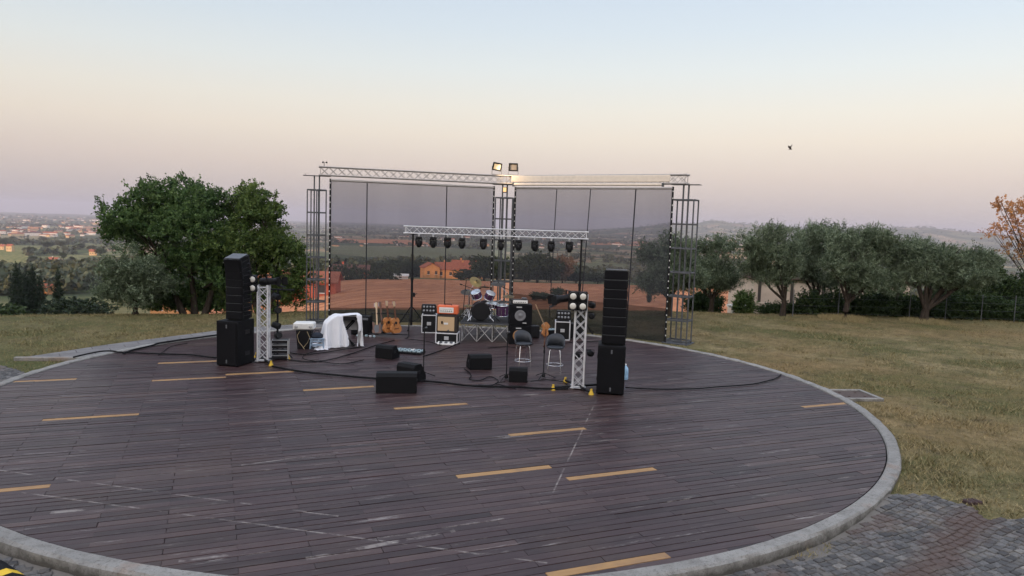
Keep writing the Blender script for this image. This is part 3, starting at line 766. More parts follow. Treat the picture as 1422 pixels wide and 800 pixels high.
# the front light bar on two tripod lifts
TY = 24.9
b0, b1 = P(563.5, 318.5, TY), P(815, 327.5, TY - .35)
zb = (b0.z + b1.z) / 2; b0.z = b1.z = zb
lb = thing('light_bar_truss', 'pale lattice truss hung with moving heads in front of the screens', 'truss', b0); truss(lb, (0, 0, 0), b1 - b0, .235, M['alu_white'], .019, .009, both=False, bay=.26)
DB = (b1 - b0)
def lift_stand(px, label):
    u = (P(px, 330, TY).x - b0.x) / DB.x; x, y = b0.x + DB.x * u, b0.y + DB.y * u
    t = thing('lift_stand', label, 'stand', (x, y, 0), 0, 'tripod lift stands under the light bar')
    mb = MB(); mb.tube((0, 0, .12), (0, 0, 1.75), .042, 10); mb.build('outer_tube', M['black'], t)
    mb = MB(); mb.tube((0, 0, 1.75), (0, 0, zb - .16), .033, 10); mb.lathe([(.055, 1.70), (.055, 1.80)], 12); mb.build('inner_tube', M['black'], t)
    mb = MB(); mb.box((0, 0, zb - .15), (.30, .10, .03), .006); mb.build('head_plate', M['black'], t)
    for k in range(3):
        a = k * 2.094 + .5; mb = MB(); mb.tube((.05 * math.cos(a), .05 * math.sin(a), .75), (.62 * math.cos(a), .62 * math.sin(a), .03), .02, 8); mb.tube((.04 * math.cos(a), .04 * math.sin(a), .25), (.34 * math.cos(a), .34 * math.sin(a), .385), .012, 6)
        lg = mb.build('leg', M['black'], t); mb = MB(); mb.box((.62 * math.cos(a), .62 * math.sin(a), .02), (.06, .06, .04), .008); mb.build('rubber_foot', M['rubber'], lg)
    mb = MB(); mb.box((.07, -.02, 1.2), (.10, .09, .14), .012); mb.tube((.12, -.02, 1.2), (.19, -.02, 1.25), .008); mb.build('winch', M['plastic'], t)
lift_stand(573.5, 'black tripod lift stand under the guitar end of the light bar')
lift_stand(806.5, 'black tripod lift stand under the light bar beside the curved speaker column')
def moving_head():
    t = thing('moving_head', '', 'stage light', (0, 0, 0), 0, 'moving heads hanging in a row under the light bar')
    mb = MB(); mb.box((0, 0, -.04), (.05, .07, .08), .008); mb.tube((-.03, 0, -.01), (.03, 0, -.01), .03, 10); mb.build('clamp', M['alu'], t)
    mb = MB(); mb.box((0, 0, -.12), (.21, .17, .085), .015); mb.build('base', M['plastic'], t)
    mb = MB()
    for s in (-1, 1): mb.box((s * .105, 0, -.265), (.032, .10, .21), .012)
    mb.box((0, 0, -.178), (.21, .10, .026), .008); mb.build('yoke', M['plastic'], t)
    mb = MB(); Mh = TR(0, 0, -.32) @ RX(R(12)); mb.lathe([(.05, .115), (.085, .09), (.088, -.06), (.075, -.11), (.06, -.115)], 16, Mh); h = mb.build('head', M['black'], t)
    mb = MB(); mb.lathe([(.057, -.118), (.05, -.128), (.001, -.133)], 16, Mh); mb.build('lens', M['lens_dark'], h)
    return t
mh = moving_head(); xs = [582, 602, 622, 642, 671.6, 696, 720, 742.5, 765, 790]
ordn = ['first', 'second', 'third', 'fourth', 'fifth', 'sixth', 'seventh', 'eighth', 'ninth', 'tenth']
for i, px in enumerate(xs):
    u = (P(px, 335, TY).x - b0.x) / DB.x; loc = (b0.x + DB.x * u, b0.y + DB.y * u - .02, zb - .145)
    lab = 'black moving head light hanging %s from the guitar end of the light bar' % ordn[i]
    if i == 0: mh.location = loc; mh['label'] = lab
    else: dup(mh, lab, loc, rnd.uniform(-.5, .5))

# ------------------------------------------------------------------ loudspeaker stacks
def sub(loc, rz, w, dpt, h, label):
    t = thing('subwoofer', label, 'loudspeaker', loc, rz, 'tall bass cabinets under the speaker columns')
    mb = MB(); mb.box((0, 0, h / 2 + .01), (w, dpt, h - .02), .014); mb.build('cabinet', M['blackbox'], t)
    mb = MB(); mb.box((0, -dpt / 2 - .008, h / 2), (w - .07, .02, h - .09), .006); mb.build('grille', M['grille'], t)
    for z in (.13, h - .13):
        mb = MB(); mb.box((.0, -dpt / 2 - .021, z), (.035, .012, .09), .004); mb.build('badge', M['grey'], t)
    for sx in (-1, 1):
        for z in (.3, h - .3):
            mb = MB(); mb.box((sx * (w / 2 + .001), .05, z), (.014, .20, .10), .004); mb.build('handle', M['plastic'], t)
    mb = MB()
    for sx in (-1, 1):
        for sy in (-1, 1): mb.lathe([(.03, 0), (.035, .012)], 10, TR(sx * (w / 2 - .06), sy * (dpt / 2 - .07), 0))
    mb.build('feet', M['rubber'], t); return t
def line_array(loc, rz, w, dpt, n, mh_, tilts, label):
    t = thing('line_array', label, 'loudspeaker', loc, rz, 'curved loudspeaker columns on the bass cabinets'); M_ = TR(0, dpt * .5 - .02, .02)
    mb = MB(); mb.box((0, -.03, .012), (w * .8, dpt * .8, .024), .004); mb.build('frame', M['black'], t)
    for i in range(n):
        M_ = M_ @ RX(tilts[i]); hw = w / 2
        mb = MB(); mb.M = M_; b = .008
        prof = [(-dpt, .004), (-dpt, mh_ - .004), (0, mh_ - .018), (0, .018)]       # tapered towards the back
        vs = [(sx * hw, y, z) for sx in (-1, 1) for y, z in prof]
        mb.add(vs, [(0, 1, 2, 3), (7, 6, 5, 4), (0, 4, 5, 1), (1, 5, 6, 2), (2, 6, 7, 3), (3, 7, 4, 0)])
        k = mb.build('module', M['blackbox'], t)
        mb = MB(); mb.M = M_; mb.box((0, -dpt - .006, mh_ / 2), (w - .05, .018, mh_ - .03), .005); mb.build('grille', M['grille'], k)
        for sx in (-1, 1):
            mb = MB(); mb.M = M_; mb.box((sx * (hw + .004), -.06, mh_ / 2), (.012, .05, mh_ * .8), .003); mb.box((sx * (hw + .004), -dpt + .05, mh_ / 2), (.012, .035, mh_ * .6), .003); mb.box((sx * (hw + .002), -dpt / 2, mh_ * .5), (.008, dpt - .08, .018), .002)
            mb.build('rigging', M['plastic'], k)
        mb = MB(); mb.M = M_; mb.box((0, -dpt - .003, mh_ - .004), (w * .96, .008, .005)); mb.build('edge_strip', M['grey'], k)
        M_ = M_ @ TR(0, 0, mh_)
    mb = MB(); mb.M = M_; mb.box((0, -dpt / 2, .012), (w * .9, dpt * .9, .016), .004); mb.build('top_frame', M['grey'], t)
    return t
gR = G(849, 549); azR = math.atan2(gR.x, gR.y)
sub((gR.x + .01, gR.y + .37, 0), -azR + .02, .62, .74, 1.12, 'tall black bass cabinet with blue bottle behind it')
line_array((gR.x + .04, gR.y + .36, 1.12), -azR + .02, .52, .40, 8, .207, [0, 0, 0, 0, 0, 0, R(-.5), R(-1.5)], 'straight black speaker column on the bass cabinet beside the bottle')
gL = G(330, 510.5); azL = math.atan2(gL.x, gL.y); rzL = -azL - R(34)
Rm = Matrix.Rotation(rzL, 2); cc = Vector((gL.x, gL.y)) - Rm @ Vector((.30, -.36))
sub((cc.x, cc.y, 0), rzL, .60, .72, 1.14, 'tall black bass cabinet turned cornerwise in front of the leafy tree')
oL = Rm @ Vector((.065, .07)); line_array((cc.x + oL.x, cc.y + oL.y, 1.14), rzL, .46, .42, 8, .205, [0, 0, 0, R(.8), R(1.5), R(2.5), R(5), R(6)], 'curved black speaker column bending forward in front of the leafy tree')

# ------------------------------------------------------------------ light towers at both sides
def light_tower(g, rz, h, label):
    t = thing('truss_tower', label, 'truss', (g.x, g.y, 0), rz, 'short upright truss towers carrying the side lights')
    truss(t, (0, 0, .06), (0, 0, h), .25, M['alu_white'], .024, .009, bay=.27, up=(0, 1, 0), plates=True)
    mb = MB(); mb.box((0, 0, .045), (.36, .36, .02), .004); mb.build('base_plate', M['alu'], t)
    for k in range(4):
        a = k * math.pi / 2 + .5; c, s = math.cos(a), math.sin(a)
        mb = MB(); mb.box((.34 * c, .34 * s, .06), (.60, .06, .045), .006, RZ(a).to_3x3()); lg = mb.build('outrigger', M['black'], t)
        mb = MB(); mb.lathe([(.062, 0), (.058, .025), (.026, .09), (.026, .13)], 12, TR(.64 * c, .64 * s, 0)); mb.build('levelling_foot', M['yellow'], lg)
    return t
def blinder(p, rz, label, tilt=0):
    t = thing('blinder_light', label, 'stage light', p, rz, 'four-lamp blinders on the truss towers')
    mb = MB(); mb.M = RX(tilt)
    for sx in (-1, 1):
        for sz in (-1, 1): mb.lathe([(.104, -.10), (.108, 0), (.095, .10), (.05, .14)], 18, TR(sx * .112, 0, sz * .112) @ RX(R(-90)))
    mb.box((0, .03, 0), (.44, .05, .44), .02); mb.build('housing', M['black'], t)
    for sx in (-1, 1):
        for sz in (-1, 1):
            mb = MB(); mb.M = RX(tilt); mb.lathe([(.074, 0), (.070, .008), (.04, .018), (.001, .022)], 18, TR(sx * .112, -.098, sz * .112) @ RX(R(90))); mb.build('lamp', M['lamp_glass'], t)
    mb = MB(); mb.box((0, .12, -.02), (.05, .20, .05), .008); mb.build('clamp', M['black'], t); return t
def theatre_spot(p, rz, tilt, label, group=None):
    t = thing('spotlight', label, 'stage light', p, rz, group)
    mb = MB(); mb.M = RX(tilt); mb.lathe([(.05, -.26), (.095, -.24), (.10, -.02), (.085, 0), (.085, .20), (.10, .22), (.10, .30)], 16, RX(R(90))); mb.build('barrel', M['black'], t)
    mb = MB(); mb.M = RX(tilt)
    for sx in (-1, 1): mb.box((sx * .14, -.36, 0), (.006, .15, .20), .002, RZ(sx * .35).to_3x3())
    for sz in (-1, 1): mb.box((0, -.36, sz * .13), (.20, .15, .006), .002, RX(-sz * .35).to_3x3())
    mb.build('barn_door', M['black'], t)
    mb = MB(); mb.M = RX(tilt); mb.lathe([(.09, .29), (.06, .295), (.001, .30)], 16, RX(R(90))); mb.build('lens', M['lens_dark'], t)
    mb = MB()
    for sx in (-1, 1): mb.box((sx * .125, 0, .07), (.012, .035, .22), .003)
    mb.box((0, 0, .18), (.262, .035, .014), .003); mb.build('yoke', M['black'], t); return t
def par_light(p, rz, tilt, label, r=.10, to=None):
    t = thing('par_light', label, 'stage light', p, rz, 'small par lights hung behind the towers')
    mb = MB(); mb.M = RX(tilt); mb.lathe([(r * .5, .12), (r * .9, .10), (r, -.05), (r * .97, -.10), (r * .85, -.10)], 16, RX(R(-90))); mb.build('can', M['black'], t)
    mb = MB(); mb.M = RX(tilt); mb.lathe([(r * .84, .085), (r * .5, .09), (.001, .092)], 16, RX(R(90))); mb.build('lens', M['lens_dark'], t)
    mb = MB(); mb.path([(-r * 1.1, 0, 0), (-r * 1.1, .02, r * 1.2), (r * 1.1, .02, r * 1.2), (r * 1.1, 0, 0)], .008, 6); mb.build('yoke', M['black'], t)
    if to is not None: mb = MB(); q = RZ(-rz) @ (Vector((to[0], to[1], p[2] + r * 1.2)) - Vector(p)); mb.tube((0, .02, r * 1.2), q, .014, 6); mb.build('clamp_arm', M['black'], t)
    return t
gtL = G(364, 503); gtL.y += .1
twL = light_tower(gtL, .12, 1.95, 'white lattice tower on yellow feet beside the corner-turned bass cabinet')
gtR = G(803, 541); gtR.y += .12
twR = light_tower(gtR, -.10, 2.15, 'white lattice tower on yellow feet beside the straight speaker column')
b_ = P(345, 393.5, gtL.y - .22); blinder(b_, .15, 'four-lamp blinder in front of the curved speaker column')
b_ = P(802.5, 418, gtR.y - .22); blinder(b_, -.05, 'four-lamp blinder on top of the lattice tower near the stools')
s_ = P(374, 391, gtL.y + .02); theatre_spot(s_, R(75), R(-4), 'black spotlight with barn doors on the tower by the curved speaker column')
s_ = P(788, 414, gtR.y - .02); theatre_spot(s_, R(-78), R(8), 'black spotlight with barn doors on the tower pointing towards the drum kit')
# black pipe beside the left tower with four par lights and its foot rack
gp = G(381, 500); gp.y += .25
st = thing('light_pole', 'black light pole with tripod foot behind the white tower', 'stand', (gp.x, gp.y, 0))
mb = MB(); mb.tube((0, 0, .05), (0, 0, 1.85), .028, 10); mb.build('pole', M['black'], st)
mb = MB(); mb.box((.12, 0, 1.84), (.62, .04, .04), .006); mb.build('cross_bar', M['black'], st)
for k in range(3):
    a = k * 2.094; mb = MB(); mb.tube((0, 0, .4), (.4 * math.cos(a), .4 * math.sin(a), .02), .015, 8); mb.build('leg', M['black'], st)
for i, (px, py) in enumerate([(383.5, 412), (386, 431), (383.5, 452), (386, 466)]):
    c = P(px, py, gp.y - .12); par_light(c, R((60, 30, 75, 40)[i]), R((10, -8, 12, -12)[i]), 'black par light hung %s from top of the pole behind the white tower' % ordn[i], .085, (gp.x, gp.y))
rk = G(384, 502); rk.y += .30
t = thing('dimmer_rack', 'low open rack of black dimmer units behind the white tower', 'rack', (rk.x, rk.y, 0), .2)
for sx in (-1, 1):
    for sy in (-1, 1):
        mb = MB(); mb.box((sx * .21, sy * .16, .26), (.025, .025, .52), .003); mb.build('upright', M['alu'], t)
for i, z in enumerate((.08, .22, .36, .49)):
    mb = MB(); mb.box((0, 0, z), (.39, .30, .075), .006); u = mb.build('unit', M['plastic'], t)
    mb = MB(); mb.box((0, -.155, z + .045), (.40, .012, .012), .002); mb.build('edge_strip', M['alu'], u)
# par lights hung down the far side of the right tower
for i, (px, py) in enumerate([(822, 424), (821.5, 439), (820, 491), (800, 494)]):
    c = P(px, py, gtR.y + .18); par_light(c, R(160 + i * 12), R(8), 'black par light hung %s from top behind the tower near the stools' % ordn[i], .075, (gtR.x + .1, gtR.y + .1))
# ------------------------------------------------------------------ wedge monitors
def wedge(px, py, rz, w, dp, h, label, ang=.62):
    g = G(px, py); t = thing('floor_monitor', label, 'loudspeaker', (g.x, g.y, 0), rz, 'wedge monitors lying on the deck')
    f = dp * .42
    prof = [(-dp / 2, .01), (-dp / 2, h * .30), (-dp / 2 + f * .98, h), (dp / 2 - .05, h), (dp / 2, h - .07), (dp / 2, .01)]
    mb = MB(); n = len(prof); vs = [(sx * w / 2, y, z) for sx in (-1, 1) for y, z in prof]
    mb.add(vs, [tuple(range(n)), tuple(range(2 * n - 1, n - 1, -1))] + [(i, (i + 1) % n, n + (i + 1) % n, n + i) for i in range(n)]); mb.build('cabinet', M['blackbox'], t)
    y0, z0, y1, z1 = -dp / 2, h * .30, -dp / 2 + f * .98, h; L = math.hypot(y1 - y0, z1 - z0); a = math.atan2(z1 - z0, y1 - y0)
    mb = MB(); mb.M = TR(0, (y0 + y1) / 2 - math.sin(a) * .008, (z0 + z1) / 2 + math.cos(a) * .008) @ RX(a); mb.box((0, 0, 0), (w - .05, L - .05, .018), .005); mb.build('grille', M['grille'], t)
    mb = MB()
    for sx in (-1, 1): mb.box((sx * (w / 2 + .002), .06, h * .55), (.012, .14, .07), .004)
    mb.build('handle', M['plastic'], t)
    mb = MB(); mb.M = TR(0, (y0 + y1) / 2 - math.sin(a) * .018, (z0 + z1) / 2 + math.cos(a) * .018) @ RX(a); mb.box((w * .36, -L * .36, 0), (.05, .02, .004), .001); mb.build('badge', M['grey'], t)
    return t
wedge(551, 543, R(186), .88, .50, .44, 'largest black wedge monitor with its flat back towards us')
wedge(571, 528, R(150), .52, .46, .42, 'black wedge monitor just behind the largest wedge beside a microphone stand')
wedge(538, 497, R(160), .52, .42, .36, 'small black wedge monitor beside the pale pedal board')
wedge(665, 511.5, R(196), .58, .46, .38, 'black wedge monitor alone in front of the drum riser')
wedge(719.5, 529, R(178), .44, .38, .34, 'small boxy black wedge monitor in front of the first bar stool')

# ------------------------------------------------------------------ microphone stands
def mic_stand(px, py, top_py, label, mic=True, boom=None):
    g = G(px, py); h = P(px, top_py, g.y).z
    t = thing('microphone_stand', label, 'microphone stand', (g.x, g.y, 0), rnd.uniform(0, 1), 'microphone stands on the deck')
    mb = MB(); mb.tube((0, 0, .10), (0, 0, h - .03), .014, 8); mb.lathe([(.024, .62), (.024, .70)], 10); mb.build('pole', M['black'], t)
    for k in range(3):
        a = k * 2.094; mb = MB(); mb.tube((.015 * math.cos(a), .015 * math.sin(a), .13), (.30 * math.cos(a), .30 * math.sin(a), .012), .010, 6); mb.build('leg', M['black'], t)
    mb = MB(); mb.lathe([(.045, .03), (.05, .06), (.03, .13)], 12); mb.build('hub', M['plastic'], t)
    tip = Vector((0, 0, h - .02))
    if boom:
        e = tip + Vector(boom); mb = MB(); mb.tube(tip - Vector(boom) * .35, e, .009, 6); mb.lathe([(.022, -.02), (.022, .02)], 10, TR(*tip)); mb.build('boom', M['black'], t); tip = e
    if mic:
        q = (Vector((.3, -1, .35))).to_track_quat('Z', 'Y').to_matrix().to_4x4()
        mb = MB(); mb.lathe([(.011, -.09), (.017, .05), (.018, .055)], 10, Matrix.Translation(tip + Vector((0, 0, .02))) @ q); k = mb.build('microphone', M['plastic'], t)
        mb = MB(); mb.lathe([(.018, .055), (.026, .075), (.024, .10), (.012, .115), (.001, .118)], 12, Matrix.Translation(tip + Vector((0, 0, .02))) @ q); mb.build('mesh_head', M['grey'], k)
    return t
mic_stand(588, 524, 456, 'microphone stand rising in front of the orange amplifier')
mic_stand(703, 527, 462, 'microphone stand between the drum riser and the first bar stool')
mic_stand(754.5, 525, 470, 'straight black stand under the violin between the two bar stools', mic=False)
mic_stand(613, 477, 462, 'short microphone stand close to the tan speaker grille', boom=(.16, -.02, .05))

# ------------------------------------------------------------------ bar stools
def bar_stool(px, py, rz, label):
    g = G(px, py); t = thing('bar_stool', label, 'bar stool', (g.x, g.y, 0), rz, 'grey low-backed bar stools')
    sh = .66; n = 22; mb = MB()
    vs, fs = [], []
    for i in range(n + 1):                     # curved low back, one shell with thickness
        a = R(-8) + (R(196)) * i / n; hh = .30 * (math.sin(a) * .5 + .5) ** .8 if math.sin(a) > -.9 else 0
        top = .05 + .27 * max(0.0, math.sin(max(0, min(math.pi, a)))) ** .55
        for r_, z in ((.20, .0), (.225, .0), (.245, top), (.215, top + .006)): vs.append((r_ * math.cos(a), r_ * math.sin(a) * .92, sh + z))
    for i in range(n):
        for k in range(4): fs.append((i * 4 + k, i * 4 + (k + 1) % 4, (i + 1) * 4 + (k + 1) % 4, (i + 1) * 4 + k))
    fs += [(0, 1, 2, 3), (n * 4 + 3, n * 4 + 2, n * 4 + 1, n * 4)]
    mb.add(vs, fs, True); mb.build('backrest', M['stoolgrey'], t)
    mb = MB(); mb.M = Matrix.Diagonal((1, .95, 1, 1)); mb.lathe([(.10, sh - .05), (.20, sh - .035), (.225, sh - .01), (.215, sh + .015), (.15, sh + .010), (.001, sh + .004)], 24); mb.build('seat', M['stoolgrey'], t)
    for k in range(4):
        a = k * math.pi / 2 + math.pi / 4; c, s = math.cos(a), math.sin(a); mb = MB()
        mb.path([(.15 * c, .15 * s, sh - .045), (.185 * c, .185 * s, sh - .09), (.235 * c, .235 * s, .01)], .009, 8); mb.build('leg', M['chrome'], t)
    mb = MB(); mb.path([(.218 * math.cos(i * math.pi / 12), .218 * math.sin(i * math.pi / 12), .20) for i in range(24)], .009, 8, True); mb.build('foot_ring', M['chrome'], t)
    return t
bar_stool(725.5, 511, R(20), 'grey bar stool in front of the black bass speaker cabinets')
bar_stool(770, 517, R(-8), 'grey bar stool beside the violin and nearest the lattice tower')

# ------------------------------------------------------------------ violin with its bow, resting on the stand
g = G(754.5, 525); vz = P(756, 457, g.y)
vi = thing('violin', 'amber violin with bow leaning on the stand between two bar stools', 'violin', (vz.x + .02, g.y - .07, vz.z))
def fiddle_outline(L, wl, wm, wu, n=40):
    pts = []
    for i in range(n):
        a = 2 * math.pi * i / n; y = -math.cos(a) * L / 2; s = math.sin(a); u = (y + L / 2) / L
        w = wl * math.exp(-((u - .24) / .22) ** 2) + wu * math.exp(-((u - .80) / .17) ** 2) + wm * math.exp(-((u - .55) / .25) ** 2)
        edge = (max(0.0, 1 - (2 * u - 1) ** 8)) ** .5
        pts.append((math.copysign(w * edge / 2, s) if abs(s) > 1e-6 else 0, y))
    return pts
mb = MB(); mb.M = RZ(.5) @ RX(R(80)) @ RZ(R(170)); mb.prism(fiddle_outline(.37, .20, .09, .155), -.02, .02); bd = mb.build('body', M['wood_warm'], vi)
mb = MB(); mb.M = RZ(.5) @ RX(R(80)) @ RZ(R(170)); mb.box((0, .26, .02), (.026, .26, .018), .004); mb.box((0, .10, .032), (.036, .22, .008), .002); mb.path([(0, .39, .02), (0, .42, .015), (0, .43, 0), (0, .41, -.01)], .012, 8); mb.build('neck', M['wood_dark'], vi)
mb = MB(); mb.tube((-.03, -.05, .10), (-.27, -.03, .62), .006, 6); mb.tube((-.012, -.05, .10), (-.255, -.03, .62), .003, 4); mb.box((-.035, -.05, .12), (.02, .02, .04), .003); mb.build('bow', M['maple'], vi)

# ------------------------------------------------------------------ guitars on their rack
def guitar_outline(L, wl, ww, wu, n=44):
    pts = []
    for i in range(n):
        a = 2 * math.pi * i / n; y = -math.cos(a) * L / 2; u = (y + L / 2) / L; s = math.sin(a)
        w = np.interp(u, [0, .1, .27, .45, .58, .72, .82, .93, 1], [wl * .55, wl * .85, wl, wl * .88, ww, wu * .93, wu, wu * .85, wu * .45])
        pts.append((math.copysign(w / 2, s) if abs(s) > 1e-6 else 0, y))
    return pts
def acoustic(p, rz, lean, label, wood):
    t = thing('acoustic_guitar', label, 'guitar', p, rz, 'guitars standing in a row'); B = RX(R(90) - lean)
    mb = MB(); mb.M = B; mb.prism([(x, y + .25) for x, y in guitar_outline(.50, .40, .25, .29)], -.10, 0); b = mb.build('body', wood, t)
    mb = MB(); mb.M = B; mb.lathe([(.05, .002), (.045, .003), (.001, .003)], 18, TR(0, .33, 0)); mb.build('sound_hole', M['black'], b)
    mb = MB(); mb.M = B; mb.box((0, .145, .006), (.17, .03, .012), .003); mb.build('bridge', M['wood_dark'], b)
    mb = MB(); mb.M = B; mb.prism([(-.07, .20), (-.10, .27), (-.09, .34), (-.055, .33), (-.05, .26)], .001, .004); mb.build('pick_guard', M['wood_dark'], b)
    mb = MB(); mb.M = B; mb.box((0, .66, .004), (.052, .40, .022), .004); nk = mb.build('neck', M['wood_dark'], t)
    mb = MB(); mb.M = B; mb.prism([(-.028, .86), (-.038, .90), (-.036, 1.03), (.036, 1.03), (.038, .90), (.028, .86)], -.012, .006); mb.build('headstock', M['maple'], t)
    mb = MB(); mb.M = B
    for sx in (-1, 1):
        for k in range(3): mb.tube((sx * .036, .91 + k * .045, -.004), (sx * .06, .91 + k * .045, -.004), .007, 6)
    mb.build('tuner', M['chrome'], t)
    return t
def electric(p, rz, lean, label, bodym, neckm):
    t = thing('electric_guitar', label, 'guitar', p, rz, 'guitars standing in a row'); B = RX(R(90) - lean)
    mb = MB(); mb.M = B
    mb.prism([(-.05, 0), (-.13, .03), (-.165, .12), (-.13, .22), (-.14, .31), (-.15, .40), (-.10, .42), (-.06, .34), (.05, .33), (.09, .39), (.13, .37), (.12, .28), (.11, .21), (.15, .11), (.12, .03), (.05, 0)], -.045, 0); b = mb.build('body', bodym, t)
    mb = MB(); mb.M = B; mb.prism([(-.06, .06), (-.10, .20), (-.06, .32), (.05, .31), (.06, .20), (.04, .08)], .001, .005); mb.build('pick_guard', M['grey'], b)
    mb = MB(); mb.M = B; mb.box((0, .60, .004), (.050, .56, .024), .004); mb.build('neck', neckm, t)
    mb = MB(); mb.M = B; mb.prism([(-.025, .88), (-.05, .93), (-.05, 1.05), (-.01, 1.09), (.03, 1.05), (.035, .93), (.025, .88)], -.012, .006); h = mb.build('headstock', neckm, t)
    mb = MB(); mb.M = B
    for k in range(6): mb.tube((-.05, .93 + k * .022, -.004), (-.075, .93 + k * .022, -.004), .006, 6)
    mb.build('tuner', M['chrome'], h); return t
gg = G(545, 468)
acoustic((P(541, 460, gg.y).x, gg.y, .14), .75, R(12), 'amber acoustic guitar in the row, pale headstock, next to the electric guitars', M['wood_warm'])
acoustic((P(552, 460, gg.y).x, gg.y - .06, .14), .80, R(12), 'amber acoustic guitar at the end of the row towards the light bar stand', M['wood_warm'])
electric((P(523, 462, gg.y).x + .03, gg.y - .05, .07), .30, R(22), 'electric guitar with pale maple neck leaning beside the acoustic guitars', M['wood_dark'], M['maple'])
electric((P(529, 462, gg.y).x + .05, gg.y + .05, .08), .45, R(20), 'black electric guitar with dark neck squeezed between pale neck and acoustic guitars', M['black'], M['wood_dark'])
gs = thing('guitar_rack', 'low black tube rack holding the row of guitars', 'rack', (gg.x - .12, gg.y + .05, 0))
mb = MB()
for sx in (-.62, .62): mb.path([(sx, -.22, .02), (sx, .22, .02)], .016); mb.path([(sx, .10, .02), (sx, .22, .72)], .014)
mb.tube((-.62, -.12, .10), (.62, -.12, .10), .018); mb.tube((-.62, .22, .72), (.62, .22, .72), .018); mb.build('frame', M['black'], gs)
for i in range(9):
    mb = MB(); mb.tube((-.56 + i * .14, .22, .72), (-.56 + i * .14, .12, .72), .014, 6); mb.build('prong', M['rubber'], gs)

# ------------------------------------------------------------------ flight cases and amplifiers
def flight_case(loc, rz, w, d, h, label, group=None, openf=False):
    t = thing('flight_case', label, 'flight case', loc, rz, group)
    mb = MB(); mb.box((0, 0, h / 2 + .01), (w - .02, d - .02, h - .03), .004); mb.build('body', M['black'], t)
    mb = MB(); e = .032
    for sx in (-1, 1):
        for sy in (-1, 1): mb.box((sx * (w / 2 - e / 2 + .003), sy * (d / 2 - e / 2 + .003), h / 2), (e, e, h - 2 * e), .003)
    for z in (e / 2, h - e / 2):
        for sy in (-1, 1): mb.box((0, sy * (d / 2 - e / 2 + .003), z), (w + .006, e, e), .003)
        for sx in (-1, 1): mb.box((sx * (w / 2 - e / 2 + .003), 0, z), (e, d - 2 * e + .002, e), .003)
    mb.build('edging', M['alu_white'], t)
    mb = MB()
    mb.box((0, -d / 2 - .002, h * .52), (.14, .012, .11), .003); mb.build('latch', M['alu'], t)
    mb = MB()
    for sx in (-1, 1):
        for sy in (-1, 1):
            for z in (.02, h - .02): mb.box((sx * (w / 2 - .018), sy * (d / 2 - .018), z), (.05, .05, .05), .015)
    mb.build('corner', M['alu'], t); return t
ga = G(620.5, 477.5); AY = ga.y; aw = (P(636, 470, AY).x - P(607, 470, AY).x); axm = P(620.5, 470, AY).x
flight_case((axm, AY + .25, 0), -.06, aw + .04, .50, .335, 'long flight case with silver edges under the orange amplifier')
oc = thing('speaker_cabinet', 'dark speaker cabinet with tan grille under the orange amplifier head', 'amplifier', (axm, AY + .25, .338), -.06)
ch = .545; mb = MB(); mb.box((0, 0, ch / 2), (aw, .38, ch - .01), .012); mb.build('cabinet', M['brown_vinyl'], oc)
mb = MB(); mb.box((-.03, -.193, ch / 2), (aw - .13, .016, ch - .11), .004); gk = mb.build('grille', M['tan_cloth'], oc)
mb = MB(); mb.box((-.03, -.204, ch * .52), (.13, .008, .06), .002); mb.build('badge', M['white'], gk)
mb = MB()
for sx in (-1, 1): mb.box((sx * (aw / 2 + .002), 0, ch * .62), (.014, .16, .07), .004)
mb.build('handle', M['plastic'], oc)
oh = thing('amplifier_head', 'bright orange amplifier head on top of the tan grilled cabinet', 'amplifier', (axm, AY + .24, .338 + ch + .004), -.06)
hh = .29; mb = MB(); mb.box((0, 0, hh / 2 + .012), (aw + .01, .30, hh - .02), .025); mb.build('case', M['orange_vinyl'], oh)
mb = MB(); mb.box((-.035, -.152, hh / 2 + .005), (aw - .20, .014, hh - .12), .004); fp = mb.build('front_panel', M['white'], oh)
mb = MB()
for k in range(6): mb.lathe([(.016, 0), (.013, .02), (.001, .021)], 10, TR(-.20 + k * .065, -.158, hh * .42) @ RX(R(90)))
mb.build('knob', M['black'], fp)
mb = MB()
for k, (w_, h_) in enumerate([(.07, .005)] * 5): mb.box((-.20 + k * .075, -.1595, hh * .62), (w_, .004, h_))
mb.build('legend_marks', M['black'], fp)
mb = MB(); mb.path([(-.11, 0, hh), (-.09, 0, hh + .03), (.09, 0, hh + .03), (.11, 0, hh)], .014); mb.build('handle', M['black'], oh)
mb = MB()
for sx in (-1, 1): mb.lathe([(.022, 0), (.025, .014)], 10, TR(sx * aw * .36, 0, -.002))
mb.build('feet', M['rubber'], oh)
gq = G(618, 479); q = thing('effects_tray', 'pale effects tray on the deck against the long flight case', 'pedal', (gq.x + .02, AY - .12, 0), -.06)
mb = MB(); mb.add([(x, y, z) for x in (-.26, .26) for y, z in ((-.09, 0), (-.09, .025), (.09, .075), (.09, 0))], [(0, 1, 2, 3), (7, 6, 5, 4), (0, 4, 5, 1), (1, 5, 6, 2), (2, 6, 7, 3), (3, 7, 4, 0)]); mb.build('tray', M['white'], q)
for k in range(3): mb = MB(); mb.box((-.16 + k * .16, 0, .066), (.09, .10, .03), .005, RX(R(15)).to_3x3()); mb.build('pedal', M['grey'], q)

